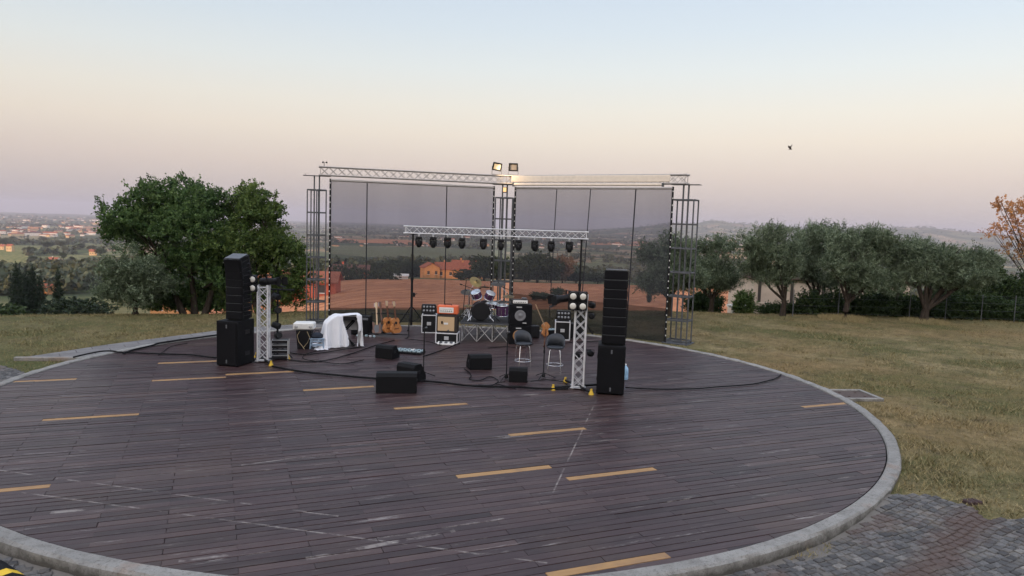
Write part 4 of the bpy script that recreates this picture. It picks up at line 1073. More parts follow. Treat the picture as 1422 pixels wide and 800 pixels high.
def led_panel(loc, rz, label):
    t = thing('lamp_panel', label, 'stage light', loc, rz, 'eight-lamp panels on flight cases')
    mb = MB(); mb.box((0, 0, .19), (.46, .14, .31), .012); mb.box((0, .0, .02), (.34, .20, .025), .004); mb.build('housing', M['plastic'], t)
    mb = MB()
    for sx in (-1, 1): mb.box((sx * .242, 0, .17), (.016, .05, .26), .004)
    mb.build('bracket', M['black'], t)
    for r_ in range(2):
        for c in range(4): mb = MB(); mb.lathe([(.038, 0), (.034, .014), (.001, .018)], 12, TR(-.16 + c * .107, -.07, .26 - r_ * .13) @ RX(R(90))); mb.build('lamp', M['lamp_led'], t)
    return t
M['lamp_led'] = simple('grey_led_lens', (.25, .26, .28), .2, spec=.7)
gl = G(595, 462.5); flight_case((gl.x, gl.y + .2, 0), .06, .50, .46, .62, 'upright flight case behind the orange amplifier with dark lamp panel on top', 'upright flight cases under the lamp panels')
led_panel((gl.x - .02, gl.y + .15, .62), .06, 'dark eight-lamp panel on the case next to the orange amplifier')
gl = G(781, 472.5); flight_case((gl.x, gl.y + .2, 0), -.05, .50, .46, .62, 'upright flight case beyond the bar stools with dark lamp panel on top', 'upright flight cases under the lamp panels')
led_panel((gl.x + .02, gl.y + .15, .62), -.08, 'dark eight-lamp panel on the case beyond the violin')

# bass stack
gb = G(721, 478.5); BY = gb.y; bw = P(738, 450, BY).x - P(706.5, 450, BY).x; bx = P(722, 450, BY).x
def bass_cab(z, h, label, cone, big):
    t = thing('bass_cabinet', label, 'amplifier', (bx, BY + .22, z), .10, 'black bass speaker cabinets')
    mb = MB(); mb.box((0, 0, h / 2), (bw, .44, h - .006), .014); mb.build('cabinet', M['blackbox'], t)
    mb = MB(); mb.box((0, -.222, h / 2), (bw - .06, .012, h - .06), .004); mb.build('front_grille', M['grille'], t)
    mb = MB(); cx0 = -.02 if big else -.06
    mb.lathe([(.175, 0), (.17, .012), (.155, .012), (.09, -.0), (.07, .004), (.04, .022), (.001, .03)], 26, TR(cx0, -.229, h * .47) @ RX(R(90))); mb.build('speaker_cone', cone, t)
    mb = MB(); mb.box((-.06, -.231, h - .085), (.17, .006, .035), .002); mb.box((.12, -.231, h * .12), (.12, .006, .03), .002); mb.build('badge', M['grey_light'], t)
    mb = MB()
    for sx in (-1, 1): mb.box((sx * (bw / 2 + .002), 0, h * .62), (.014, .18, .08), .004)
    mb.build('handle', M['plastic'], t); return t
M['grey_light'] = simple('pale_badge', (.45, .45, .45), .4)
M['cone_grey'] = simple('grey_speaker_cone', (.16, .16, .17), .6); M['cone_tan'] = simple('tan_speaker_cone', (.30, .15, .055), .7)
bass_cab(0, .60, 'lower black bass cabinet with tan cone behind the first bar stool', M['cone_tan'], False)
bass_cab(.604, .66, 'upper black bass cabinet with round grey cone beside the drum kit', M['cone_grey'], True)
bh = thing('bass_amplifier', 'small white-fronted amplifier head on top of the bass cabinets', 'amplifier', (bx - .02, BY + .18, 1.268), .10)
mb = MB(); mb.box((0, 0, .075), (.50, .28, .125), .01); mb.build('case', M['brown_vinyl'], bh)
mb = MB(); mb.box((0, -.143, .075), (.46, .010, .10), .003); f_ = mb.build('front_panel', M['white'], bh)
mb = MB()
for k in range(7): mb.lathe([(.014, 0), (.012, .016), (.001, .017)], 10, TR(-.18 + k * .055, -.147, .06) @ RX(R(90)))
mb.build('knob', M['black'], f_)
mb = MB(); mb.box((.13, 0, .17), (.16, .14, .05), .01); mb.build('tuner_pedal', M['grey'], bh)

# ------------------------------------------------------------------ drum riser and drum kit
RH = .62; gr = G(641, 474.5); RX0, RY0 = gr.x - .02, gr.y + .02; RWD, RDP = 2.02, 2.0
ri = thing('drum_riser', 'low stage riser on folding crossed legs under the drum kit', 'platform', (RX0 + RWD / 2, RY0 + RDP / 2, 0), -.03)
mb = MB(); mb.box((0, 0, RH - .03), (RWD, RDP, .05), .006); mb.build('platform', M['black'], ri)
mb = MB()
for sy in (-1, 1): mb.box((0, sy * (RDP / 2 + .004), RH - .035), (RWD + .01, .02, .055), .003)
for sx in (-1, 1): mb.box((sx * (RWD / 2 + .004), 0, RH - .035), (.02, RDP, .055), .003)
mb.build('rim', M['steel'], ri)
M['leg_alu'] = simple('pale_riser_leg', (.50, .49, .48), .4, .4)
zt = RH - .07
for iy, y in enumerate((-RDP / 2 + .03, RDP / 2 - .03)):
    for i in range(4):
        x0_, x1_ = -RWD / 2 + .04 + i * .49, -RWD / 2 + .04 + (i + 1) * .49
        mb = MB(); mb.tube((x0_, y, zt), (x1_ - .02, y + .03, .01), .012, 6); mb.tube((x1_ - .02, y, zt), (x0_, y + .03, .01), .012, 6); mb.build('cross_leg', M['leg_alu'], ri)
for i in range(5):
    x = -RWD / 2 + .04 + i * .485
    for y in (-RDP / 2 + .03, 0, RDP / 2 - .03):
        mb = MB(); mb.tube((x, y, zt), (x, y, .01), .014, 6); mb.build('upright_leg', M['leg_alu'], ri)
    mb = MB(); mb.tube((x, -RDP / 2 + .03, zt), (x, 0, .02), .011, 6); mb.tube((x, 0, zt), (x, -RDP / 2 + .03, .02), .011, 6); mb.build('side_cross_leg', M['leg_alu'], ri)
DY = RY0 + .55
def dp(px, py, y=DY): return P(px, py, y)
def drum_shell(mb, r_, d): mb.lathe([(r_, -d / 2), (r_, d / 2)], 24); return mb
bdp = dp(667, 433.5); bd_r = .285
bd = thing('bass_drum', 'black-fronted bass drum with two purple toms mounted on top', 'drum', (bdp.x, DY, RH), .12)
Mb = TR(0, 0, bd_r + .03) @ RX(R(90))
mb = MB(); mb.lathe([(bd_r - .01, -.20), (bd_r - .01, .20)], 32, Mb); mb.build('shell', M['purple'], bd)
mb = MB(); mb.lathe([(bd_r - .02, .205), (bd_r * .6, .209), (.001, .21)], 32, Mb); mb.build('front_skin', M['black'], bd)
mb = MB()
for z in (-.19, .19): mb.lathe([(bd_r - .012, z - .02), (bd_r + .012, z - .02), (bd_r + .012, z + .02), (bd_r - .012, z + .02)], 32, Mb)
mb.build('hoop', M['black'], bd)
mb = MB()
for k in range(8):
    a = k * math.pi / 4 + .2; mb.tube(Mb @ Vector(((bd_r + .014) * math.cos(a), (bd_r + .014) * math.sin(a), -.2)), Mb @ Vector(((bd_r + .014) * math.cos(a), (bd_r + .014) * math.sin(a), .21)), .008, 6)
for s_ in (-1, 1): mb.tube((s_ * .2, -.1, .25), (s_ * .42, -.25, .01), .011, 6)
mb.tube((0, .02, .58), (0, .02, .72), .018, 8); mb.build('hardware', M['chrome'], bd)
for px, py, tl in ((661.5, 409.5, -.35), (680, 411, .28)):
    c = dp(px, py, DY - .05); lc = Matrix.Rotation(-.12, 4, 'Z') @ Vector((c.x - bdp.x, -.02, c.z - RH))
    Mt = TR(*lc) @ RX(R(24)) @ RY(tl)
    mb = MB(); mb.lathe([(.148, -.11), (.148, .11)], 24, Mt); tm = mb.build('tom', M['purple'], bd)
    for z in (-.11, .11): mb = MB(); mb.lathe([(.145, z - .012), (.160, z - .012), (.160, z + .012), (.145, z + .012)], 24, Mt); mb.build('rim', M['chrome'], tm)
    for k in range(6): mb = MB(); a = k * math.pi / 3; mb.M = Mt; mb.box((.157 * math.cos(a), .157 * math.sin(a), 0), (.022, .022, .16), .004); mb.build('lug', M['chrome'], tm)
    mb = MB(); mb.lathe([(.144, .108), (.001, .111)], 24, Mt); mb.lathe([(.001, -.111), (.144, -.108)], 24, Mt); mb.build('skin', M['skin_white'], tm)
def drum_on_legs(px, py, y, r_, d, name, label, tripod):
    c = P(px, py, y); t = thing(name, label, 'drum', (c.x, y, RH), 0); zc = c.z - RH; Mt = TR(0, 0, zc) @ RX(R(6))
    mb = MB(); mb.lathe([(r_, -d / 2), (r_, d / 2)], 24, Mt); mb.build('shell', M['purple'] if not tripod else M['chrome'], t)
    for z in (-d / 2, d / 2): mb = MB(); mb.lathe([(r_ - .003, z - .012), (r_ + .012, z - .012), (r_ + .012, z + .012), (r_ - .003, z + .012)], 24, Mt); mb.build('rim', M['chrome'], t)
    for k in range(6): mb = MB(); a = k * math.pi / 3; mb.M = Mt; mb.box(((r_ + .006) * math.cos(a), (r_ + .006) * math.sin(a), 0), (.024, .024, d * .55), .004); mb.build('lug', M['chrome'], t)
    mb = MB(); mb.lathe([(r_ - .004, d / 2 - .002), (.001, d / 2 + .001)], 24, Mt); mb.build('skin', M['skin_white'], t)
    for k in range(3):
        a = k * 2.094 + .4; mb = MB()
        if tripod: mb.tube((0, 0, zc - d / 2 - .08), (.25 * math.cos(a), .25 * math.sin(a), .01), .010, 6)
        else: mb.tube((r_ * math.cos(a) * 1.03, r_ * math.sin(a) * 1.03, zc + .05), (r_ * math.cos(a) * 1.12, r_ * math.sin(a) * 1.12, .0), .009, 6)
        mb.build('leg', M['chrome'], t)
    if tripod: mb = MB(); mb.tube((0, 0, zc - d / 2 - .1), (0, 0, zc - d / 2), .014, 8); mb.build('pole', M['chrome'], t)
    return t
drum_on_legs(697.5, 431, DY + .35, .20, .34, 'floor_tom', 'purple floor tom on three chrome legs beside the bass cabinets', False)
drum_on_legs(683, 424, DY + .40, .18, .14, 'snare_drum', 'shallow chrome snare drum on a tripod behind the bass drum', True)
def cymbal_stand(px, base_py, top_px, top_py, y, r_, tilt, mat, label, roll=0.0, boom=True):
    c = P(top_px, top_py, y); b = P(px, base_py, y); t = thing('cymbal_stand', label, 'cymbal', (b.x, y, RH), 0, 'cymbals on stands round the drum kit')
    top = Vector((c.x - b.x, 0, c.z - RH)); knee = Vector((0, 0, top.z * (.72 if abs(top.x) > .08 else .98)))
    mb = MB(); mb.tube((0, 0, .05), knee, .013, 8); mb.tube(knee, top, .008, 6); mb.lathe([(.022, knee.z - .03), (.022, knee.z + .03)], 10); mb.build('pole', M['chrome'], t)
    for k in range(3):
        a = k * 2.094 + .9; mb = MB(); mb.tube((.015 * math.cos(a), .015 * math.sin(a), .34), (.27 * math.cos(a), .27 * math.sin(a), .01), .009, 6); mb.tube((.012 * math.cos(a), .012 * math.sin(a), .12), (.15 * math.cos(a), .15 * math.sin(a), .16), .006, 5); mb.build('leg', M['chrome'], t)
    Mt = Matrix.Translation(top) @ RY(roll) @ RX(tilt)
    mb = MB(); mb.lathe([(r_, -.022), (r_ * .6, -.010), (.05, 0), (.035, .018), (.001, .024)], 28, Mt); mb.lathe([(.001, .020), (.035, .014), (.05, -.004), (r_ * .6, -.014), (r_, -.0235)], 28, Mt); mb.build('cymbal', mat, t)
    mb = MB(); mb.lathe([(.012, .02), (.014, .05), (.001, .055)], 10, Mt); mb.build('felt', M['black'], t); return t
cymbal_stand(650, 447, 661, 391, DY + .1, .21, R(38), M['brass'], 'bronze crash cymbal tilted steeply above the bass drum', .55)
cymbal_stand(703, 447, 692, 393.5, DY + .55, .25, R(14), M['darkbrass'], 'wide dark ride cymbal lying nearly flat in front of the centre tower')
cymbal_stand(648, 446, 650, 424, DY + .15, .17, R(8), M['brass'], 'low hi-hat cymbals at the orange amplifier side of the drum kit')
cymbal_stand(690, 447, 706, 411, DY + .9, .20, R(10), M['brass'], 'small bronze cymbal behind the purple floor tom')
cymbal_stand(676, 447, 673, 398, DY + .8, .19, R(-12), M['darkbrass'], 'dark splash cymbal above and behind the two purple toms')
cymbal_stand(655, 447, 648, 405, DY + .5, .20, R(24), M['darkbrass'], 'dark tilted cymbal at the orange amplifier side of the toms')
t = thing('boom_stand', 'tall overhead microphone boom stand at the edge of the drum riser', 'microphone stand', (P(642, 447, DY).x, DY, RH))
hp = P(646, 389, DY).z - RH; mb = MB(); mb.tube((0, 0, .05), (.09, 0, hp), .012, 8); mb.build('pole', M['black'], t)
e = P(659, 402, DY - .1) - Vector((P(642, 447, DY).x, DY, RH)); s0 = P(643, 396, DY) - Vector((P(642, 447, DY).x, DY, RH))
mb = MB(); mb.tube(s0, e, .010, 6); mb.tube(s0 - (e - s0) * .05, s0 - (e - s0) * .28, .02, 8); mb.build('boom', M['black'], t)
for k in range(3):
    a = k * 2.094 + .2; mb = MB(); mb.tube((0, 0, .18), (.26 * math.cos(a), .26 * math.sin(a), .01), .010, 6); mb.build('leg', M['black'], t)
for (px, bpy_, tpy, dy_, bo, lab) in [(633, 447, 404, .9, (.30, -.1, .10), 'thin black boom stand at the back of the drum riser near the bronze crash cymbal'), (709, 447, 404, 1.2, (-.28, -.1, .12), 'thin black boom stand behind the bass cabinets over the floor tom'), (686, 447, 428, -.35, (-.12, -.02, .03), 'short black microphone stand before the bass drum')]:
    b_ = P(px, bpy_, DY + dy_); x_ = min(max(b_.x, RX0 + .15), RX0 + RWD - .15); hp = P(px, tpy, DY + dy_).z - RH
    t = thing('boom_stand', lab, 'microphone stand', (x_, DY + dy_, RH)); mb = MB(); mb.tube((0, 0, .05), (0, 0, hp), .011, 8); mb.build('pole', M['black'], t)
    mb = MB(); tip = Vector((0, 0, hp)); mb.tube(tip - Vector(bo) * .4, tip + Vector(bo), .008, 6); mb.tube(tip + Vector(bo), tip + Vector(bo) * 1.28, .018, 8); mb.build('boom', M['black'], t)
    for k in range(3): a = k * 2.094 + .6; mb = MB(); mb.tube((0, 0, .2), (.22 * math.cos(a), .22 * math.sin(a), .01), .009, 6); mb.build('leg', M['black'], t)
t = thing('drum_stool', 'round black drum stool behind the snare drum', 'stool', (P(676, 430, DY + 1.1).x, DY + 1.1, RH))
mb = MB(); mb.lathe([(.10, .44), (.17, .45), (.18, .50), (.16, .53), (.001, .535)], 20); mb.build('seat', M['black'], t)
mb = MB(); mb.tube((0, 0, .1), (0, 0, .46), .02); mb.build('pole', M['chrome'], t)
for k in range(3): a = k * 2.094; mb = MB(); mb.tube((0, 0, .25), (.24 * math.cos(a), .24 * math.sin(a), .01), .010, 6); mb.build('leg', M['chrome'], t)

# ------------------------------------------------------------------ keyboard under its sheet
gk_ = G(480, 482); KY = gk_.y; kx = P(474.5, 470, KY).x; KRZ = R(24)
ks = thing('keyboard_stand', 'black crossed keyboard stand under the white sheet', 'stand', (kx, KY + .1, 0), KRZ)
for s_ in (-1, 1):
    for y in (-.10, .10):
        mb = MB(); mb.box((0, y + s_ * .018, .40), (.04, .025, 1.0), .004, RY(s_ * R(43)).to_3x3()); mb.build('cross_leg', M['black'], ks)
for s_ in (-1, 1):
    mb = MB(); mb.box((s_ * .30, 0, .045), (.04, .44, .04), .006); mb.build('foot_bar', M['black'], ks)
    mb = MB(); mb.box((s_ * .30, 0, .77), (.04, .38, .035), .006); mb.build('top_bar', M['black'], ks)
kb = thing('keyboard', 'black stage keyboard half covered by the white sheet', 'keyboard', (kx + .13 * math.cos(KRZ), KY + .1 + .13 * math.sin(KRZ), .79), KRZ)
mb = MB(); mb.box((0, 0, .06), (.70, .36, .11), .012); mb.build('body', M['plastic'], kb)
mb = MB(); mb.box((0, -.09, .118), (.62, .14, .012), .002); mb.build('keys', M['white'], kb)
mb = MB(); mb.box((0, .10, .117), (.62, .10, .008), .002)
for k in range(8): mb.lathe([(.014, .118), (.012, .14), (.001, .141)], 8, TR(-.26 + k * .075, .10, 0))
mb.build('control_panel', M['grey'], kb)
def draped_sheet():
    # cloth over the keyboard: the top, a long fall at one end and folds that widen towards the hem
    nx, ny = 150, 120; v = []; hw, hd, zt_ = .50, .23, .945
    for i in range(nx + 1):
        for k in range(ny + 1):
            a, b = (i / nx * 2 - 1) * 1.40, (k / ny * 2 - 1) * 1.15         # cloth coordinates, metres
            x = max(-hw, min(hw, a)); y = max(-hd, min(hd, b)); ox, oy = a - x, b - y
            drop = math.hypot(ox, oy) if (ox and oy) else abs(ox) + abs(oy)
            if drop > 0:
                dx, dy = (ox / drop, oy / drop)
                peri = (a if abs(oy) > abs(ox) else b + 3) ; fold = math.sin(peri * 19 + math.sin(peri * 5) * 1.6) * .5 + math.sin(peri * 41 + 1) * .22
                dl = min(drop, .92 - .02 * math.sin(peri * 7)); fl = (.10 + (.24 if a < -hw else 0) - (.08 if a > hw else 0)) * dl + .085 * dl * fold
                x += dx * (.015 + fl); y += dy * (.015 + fl) + .02 * fold * dl * abs(dx); z = zt_ - dl * .985 - .006 * abs(fold)
                if drop > .92: z += .004; x += dx * (drop - .92) * .5; y += dy * (drop - .92) * .5
            else: z = zt_ + .012 * (float(vnoise(a * 6, b * 6, 3)) - .5) + .02 * math.sin(a * 4) ** 2
            z -= .26 * max(0.0, (-.18 - max(x, -.62)) / .36) ** 1.3
            v.append((x, y, max(.022 + .01 * float(vnoise(a * 9, b * 9, 5)), z)))
    f = []
    for i in range(nx):
        for k in range(ny):
            a, b = ((i + .5) / nx * 2 - 1) * 1.40, ((k + .5) / ny * 2 - 1) * 1.15
            # the sheet is pulled back from part of the front, so that the stand shows
            if b < -hd and -.0 + .05 * math.sin(b * 5) - .10 * (b + hd) < a < .39 + .03 * math.sin(b * 7): continue
            if b < -hd and a >= .40 and -b - hd > .55 + .1 * math.sin(a * 9): continue
            if b > .75 and a > 0: continue
            j = i * (ny + 1) + k; f.append((j, j + ny + 1, j + ny + 2, j + 1))
    return v, f
v, f = draped_sheet(); sh = npmesh('sheet', v, f, M['sheet'], smooth=True); sh.location = (kx, KY + .1, 0); sh.rotation_euler = (0, 0, KRZ)
tag(sh, 'white cotton sheet draped over the keyboard down to the deck', 'sheet')
so = sh.modifiers.new('thickness', 'SOLIDIFY'); so.thickness = .005

# white unit on a black bin, blue-grey step stool, dark case
g1 = G(420.5, 485); bn = thing('bin', 'black tapered bin with dangling cables under the white unit', 'bin', (g1.x, g1.y + .2, 0), .1)
mb = MB(); mb.M = RZ(math.pi / 4); mb.lathe([(.25, 0), (.30, .54), (.29, .55), (.27, .54)], 4, smooth=False); mb.build('tub', M['black'], bn)
mb = MB(); mb.path([(-.1, -.23, .52), (-.17, -.25, .40), (-.12, -.26, .22), (-.02, -.27, .10), (.05, -.32, .012)], .008); mb.path([(.10, -.23, .52), (.18, -.25, .35), (.12, -.26, .2), (.0, -.28, .05)], .008); mb.build('cable_loop', simple('yellowish_cable', (.35, .27, .15), .6), bn)
wu = thing('white_unit', 'white box-shaped unit with round corners on the black bin', 'box', (g1.x - .01, g1.y + .2, .552), .12)
mb = MB(); mb.box((0, 0, .105), (.58, .44, .20), .03); mb.build('case', M['white'], wu)
for sx in (-1, 1): mb = MB(); mb.lathe([(.05, 0), (.046, .01), (.001, .012)], 14, TR(sx * .20, -.221, .10) @ RX(R(90))); mb.build('knob', M['grey_light'], wu)
g2 = G(437, 485.5); sst = thing('step_stool', 'low blue-grey plastic step stool beside the white sheet', 'stool', (g2.x + .04, g2.y + .15, 0), .1)
mb = MB(); mb.box((0, 0, .30), (.42, .28, .03), .01); mb.build('top', M['bluegrey'], sst)
for sx in (-1, 1):
    mb = MB(); mb.box((sx * .18, 0, .143), (.035, .28, .285), .008, RY(sx * -.09).to_3x3()); mb.build('side', M['bluegrey'], sst)
mb = MB(); mb.box((0, -.11, .13), (.32, .02, .05), .005); mb.box((0, -.12, .235), (.32, .02, .05), .005); mb.build('rail', M['bluegrey'], sst)
bg = thing('cable_bag', 'slumped dark cable bag on the step stool', 'bag', (g2.x + .02, g2.y + .15, .315), .4)
mb = MB(); mb.M = Matrix.Diagonal((1, .75, 1, 1)); mb.lathe([(.14, 0), (.18, .04), (.17, .10), (.10, .15), (.06, .16), (.001, .165)], 16); mb.build('bag', simple('navy_fabric', (.02, .026, .04), .9, bump=.5), bg)
mb = MB(); mb.path([(-.07, 0, .15), (-.05, 0, .21), (.05, 0, .21), (.07, 0, .15)], .010); mb.build('strap', M['black'], bg)
g3 = G(500, 467); dk = thing('combo_amplifier', 'dark combo amplifier standing behind the covered keyboard', 'amplifier', (g3.x, g3.y + .25, 0), -.15)
mb = MB(); mb.box((0, 0, .33), (.62, .34, .62), .02); mb.build('cabinet', M['blackbox'], dk)
mb = MB(); mb.box((0, -.175, .28), (.54, .014, .42), .004); mb.build('grille', M['grille'], dk)
mb = MB(); mb.box((0, -.176, .555), (.54, .014, .07), .003); mb.build('panel', M['grey'], dk)
mb = MB(); mb.path([(-.12, 0, .64), (-.10, 0, .68), (.10, 0, .68), (.12, 0, .64)], .014); mb.build('handle', M['black'], dk)
g4 = G(512, 467); pb = thing('pedal_row', 'jumble of small chrome pedals in front of the dark combo amplifier', 'pedal', (g4.x - .06, g4.y - .12, 0))
for k in range(5): mb = MB(); mb.box((-.26 + k * .13, rnd.uniform(-.05, .05), .03), (.08, .12, .055), .008, RZ(rnd.uniform(-.5, .5)).to_3x3()); mb.build('pedal', M['alu'] if k % 2 else M['pedals'], pb)

# pedal board and bottle
g5 = G(571, 490.5); pd = thing('pedal_board', 'flat board of pale blue-green effect pedals beside the small wedge', 'pedal board', (g5.x - .06, g5.y, 0), R(-14))
mb = MB(); mb.box((0, 0, .035), (.86, .40, .05), .008); mb.build('board', M['black'], pd)
for r_ in range(2):
    for c in range(6):
        w_ = rnd.uniform(.09, .12); mb = MB(); mb.box((-.35 + c * .14, -.1 + r_ * .2, .085), (w_, .14, .045), .006); q = mb.build('pedal', M['pedals'] if rnd.random() < .75 else M['white'], pd)
        mb = MB(); mb.lathe([(.013, 0), (.013, .015), (.001, .016)], 8, TR(-.35 + c * .14, -.14 + r_ * .2, .107)); mb.lathe([(.012, 0), (.010, .015), (.001, .016)], 8, TR(-.36 + c * .14, -.06 + r_ * .2, .107)); mb.build('switch', M['black'], q)
g6 = G(869.5, 529); wb = thing('water_bottle', 'large pale blue water bottle half hidden by the bass cabinet', 'bottle', (g6.x, g6.y + .18, 0))
mb = MB(); mb.lathe([(.07, 0), (.078, .015), (.078, .10), (.074, .12), (.078, .14), (.078, .25), (.060, .30), (.022, .345), (.020, .365)], 18); mb.build('body', M['blue_bottle'], wb)
mb = MB(); mb.lathe([(.024, .362), (.024, .39), (.001, .392)], 14); mb.build('cap', M['white'], wb)

# small dark gear on the deck behind the stools
for (px, py, w_, d_, h_, nm, lab) in [(741, 470, .34, .30, .40, 'gear_case', 'black gear case between the bass cabinets and the violin'), (763, 466, .50, .30, .20, 'gear_case', 'low black gear case with pale lid behind the violin'), (801, 471, .42, .32, .50, 'gear_case', 'dark blue-black gear case behind the lattice tower')]:
    g = G(px, py); t = thing(nm, lab, 'case', (g.x, g.y + d_ / 2, 0), rnd.uniform(-.3, .3), 'small gear cases behind the stools')
    mb = MB(); mb.box((0, 0, h_ / 2 + .005), (w_, d_, h_ - .03), .015); mb.build('body', M['black'], t)
    mb = MB(); mb.box((0, 0, h_ - .005), (w_ * .98, d_ * .98, .03), .008); mb.build('lid', M['pedals'] if 'pale lid' in lab else M['plastic'], t)
    mb = MB(); mb.path([(-.07, 0, h_ + .01), (-.05, 0, h_ + .04), (.05, 0, h_ + .04), (.07, 0, h_ + .01)], .009); mb.build('handle', M['rubber'], t)

# ------------------------------------------------------------------ cables on the deck
def cable(pxs, label, r_=.011, wob=.02, seed=0):
    pts = [G(*q, z=.016) for q in pxs]; out = []; n = len(pts)
    for i in range(n - 1):
        p0_, p1_, p2_, p3_ = pts[max(i - 1, 0)], pts[i], pts[i + 1], pts[min(i + 2, n - 1)]
        m_ = max(4, int((p2_ - p1_).length / .12))
        for k in range(m_):
            s = k / m_; out.append(.5 * ((2 * p1_) + (p2_ - p0_) * s + (2 * p0_ - 5 * p1_ + 4 * p2_ - p3_) * s * s + (3 * p1_ - p0_ - 3 * p2_ + p3_) * s ** 3))
    out.append(pts[-1])
    for i, p in enumerate(out):
        p.x += (float(vnoise(i * .23, seed * 3.1, 1)) - .5) * wob * 4; p.y += (float(vnoise(i * .23, seed * 3.1, 8)) - .5) * wob * 4
        p.z = .014 + r_ + (.022 if math.hypot(p.x - DCX, p.y - DCY) > DR - .05 else 0)
    mb = MB(); mb.path(out, r_, 6); return tag(mb.build('cable', M['rubber'], None), label, 'cable', 'black cables lying across the deck')
cable([(102, 498), (125, 493), (145, 490), (172, 490), (215, 492), (262, 494), (305, 498)], 'black cable running from the slab path to the cornerwise bass cabinet', .020, seed=1)
cable([(170, 492), (186, 487), (215, 480), (245, 475), (280, 470), (303, 467)], 'thick black cable bending along the kerb behind the cornerwise bass cabinet', .026, seed=2)
cable([(218, 494), (226, 488), (240, 481), (260, 477)], 'thin cable branching towards the kerb near the slab path', .010, seed=3)
cable([(378, 510), (400, 514), (430, 518.5), (470, 522), (500, 525), (524, 527)], 'thick black cable from the yellow tower foot to the largest wedge', .024, seed=4)
cable([(584, 530), (615, 533), (650, 536.5), (685, 538), (720, 539), (752, 541), (790, 541.5)], 'thick black cable from the largest wedge to the lattice tower near the stools', .024, seed=5)
cable([(870, 539), (905, 541), (950, 541), (1000, 538), (1045, 534), (1075, 527), (1083, 520)], 'black cable sweeping past the bottle and round to the kerb', .015, seed=6)
cable([(388, 488), (420, 493), (450, 490), (476, 486), (505, 482)], 'black cable running under the covered keyboard', .014, seed=7)
cable([(388, 498), (430, 503), (470, 497), (520, 480), (548, 473)], 'black cable from the white tower to the guitars', .014, seed=8)
cable([(586, 496), (605, 490), (622, 484), (640, 477)], 'black cable from the pedal board to the drum riser', .016, seed=9)
cable([(650, 512), (656, 520), (648, 527), (664, 529), (678, 523), (690, 529), (681, 534), (668, 536)], 'tangled thin cable in front of the lone wedge', .012, .05, seed=10)
cable([(700, 530), (690, 534), (704, 537), (716, 540)], 'thin cable looping at the foot of the first microphone stand', .010, .04, seed=11)
cable([(736, 529), (760, 528), (780, 531), (788, 537), (800, 538)], 'thin cable running from the boxy wedge to the lattice tower', .010, .04, seed=12)
cable([(560, 470), (590, 474), (605, 478), (612, 480)], 'thin cable between the guitars and the effects tray', .009, .03, seed=13)
cable([(505, 500), (470, 506), (440, 502), (418, 497), (440, 488)], 'thin cable winding between the bin and the small wedge', .010, .05, seed=14)
cable([(870, 470), (830, 474), (800, 476), (770, 478)], 'thin cable behind the straight speaker column', .012, .03, seed=15)
cable([(740, 478), (722, 484), (700, 482), (676, 484)], 'thin cable in front of the bass cabinets', .010, .04, seed=16)

# hatch beside the kerb
ht = thing('drain_hatch', 'rusty metal hatch in a concrete frame beside the kerb', 'hatch', (8.18, 16.88, -.06), .12)
mb = MB()
for sx in (-1, 1): mb.box((sx * .46, 0, .02), (.09, .95, .10), .008)
for sy in (-1, 1): mb.box((0, sy * .43, .02), (.825, .09, .098), .008)
mb.build('frame', M['kerb'], ht)
rust = simple('rusty_iron', (.085, .058, .048), .8, .2, var=.35, bump=.5); mb = MB(); mb.box((0, 0, .03), (.82, .76, .03), .004); mb.build('lid', rust, ht)
mb = MB()
for sx in (-.2, .2):
    for sy in (-.2, .2): mb.box((sx, sy, .05), (.06, .03, .02), .004)
mb.build('lug', rust, ht)
# yellow and black bump on the cobbles
g7 = G(34, 812, -.2); bp = thing('kerb_ramp', 'black rubber ramp with yellow stripe on the cobbles below the kerb', 'ramp', (g7.x - .12, g7.y - .1, tz(g7.x, g7.y) + .03), R(-34))
mb = MB(); prof_ = [(-.17, 0), (-.15, .02), (-.05, .085), (.05, .085), (.15, .02), (.17, 0)]; n = 6
for x0_, x1_ in ((-.50, -.13), (.02, .50)): mb.add([(x, y, z) for x in (x0_, x1_) for y, z in prof_], [tuple(range(n)), tuple(range(2 * n - 1, n - 1, -1))] + [(i, (i + 1) % n, n + (i + 1) % n, n + i) for i in range(n)])
mb.build('rubber_block', M['rubber'], bp)
mb = MB(); mb.add([(x, y, z) for x in (-.128, .018) for y, z in prof_], [tuple(range(n)), tuple(range(2 * n - 1, n - 1, -1))] + [(i, (i + 1) % n, n + (i + 1) % n, n + i) for i in range(n)]); mb.build('yellow_stripe', M['yellow_stripe'] if 'yellow_stripe' in M else simple('bright_yellow_rubber', (.80, .50, .02), .6), bp)
# red-brown dusty plank of clay and the broken brick beside the lawn
g8 = G(1352, 712, -.2); bk = MB()
for k in range(3): bk.box((g8.x - .10 + k * .075, g8.y + .02 * k, tz(g8.x, g8.y) - .01), (.07, .16, .11), .012, RZ(.3 + .1 * k).to_3x3())
tag(bk.build('drain_block', simple('dark_red_brick', (.055, .032, .03), .9, var=.3)), 'dark red slotted drain block where cobbles meet lawn', 'drain')
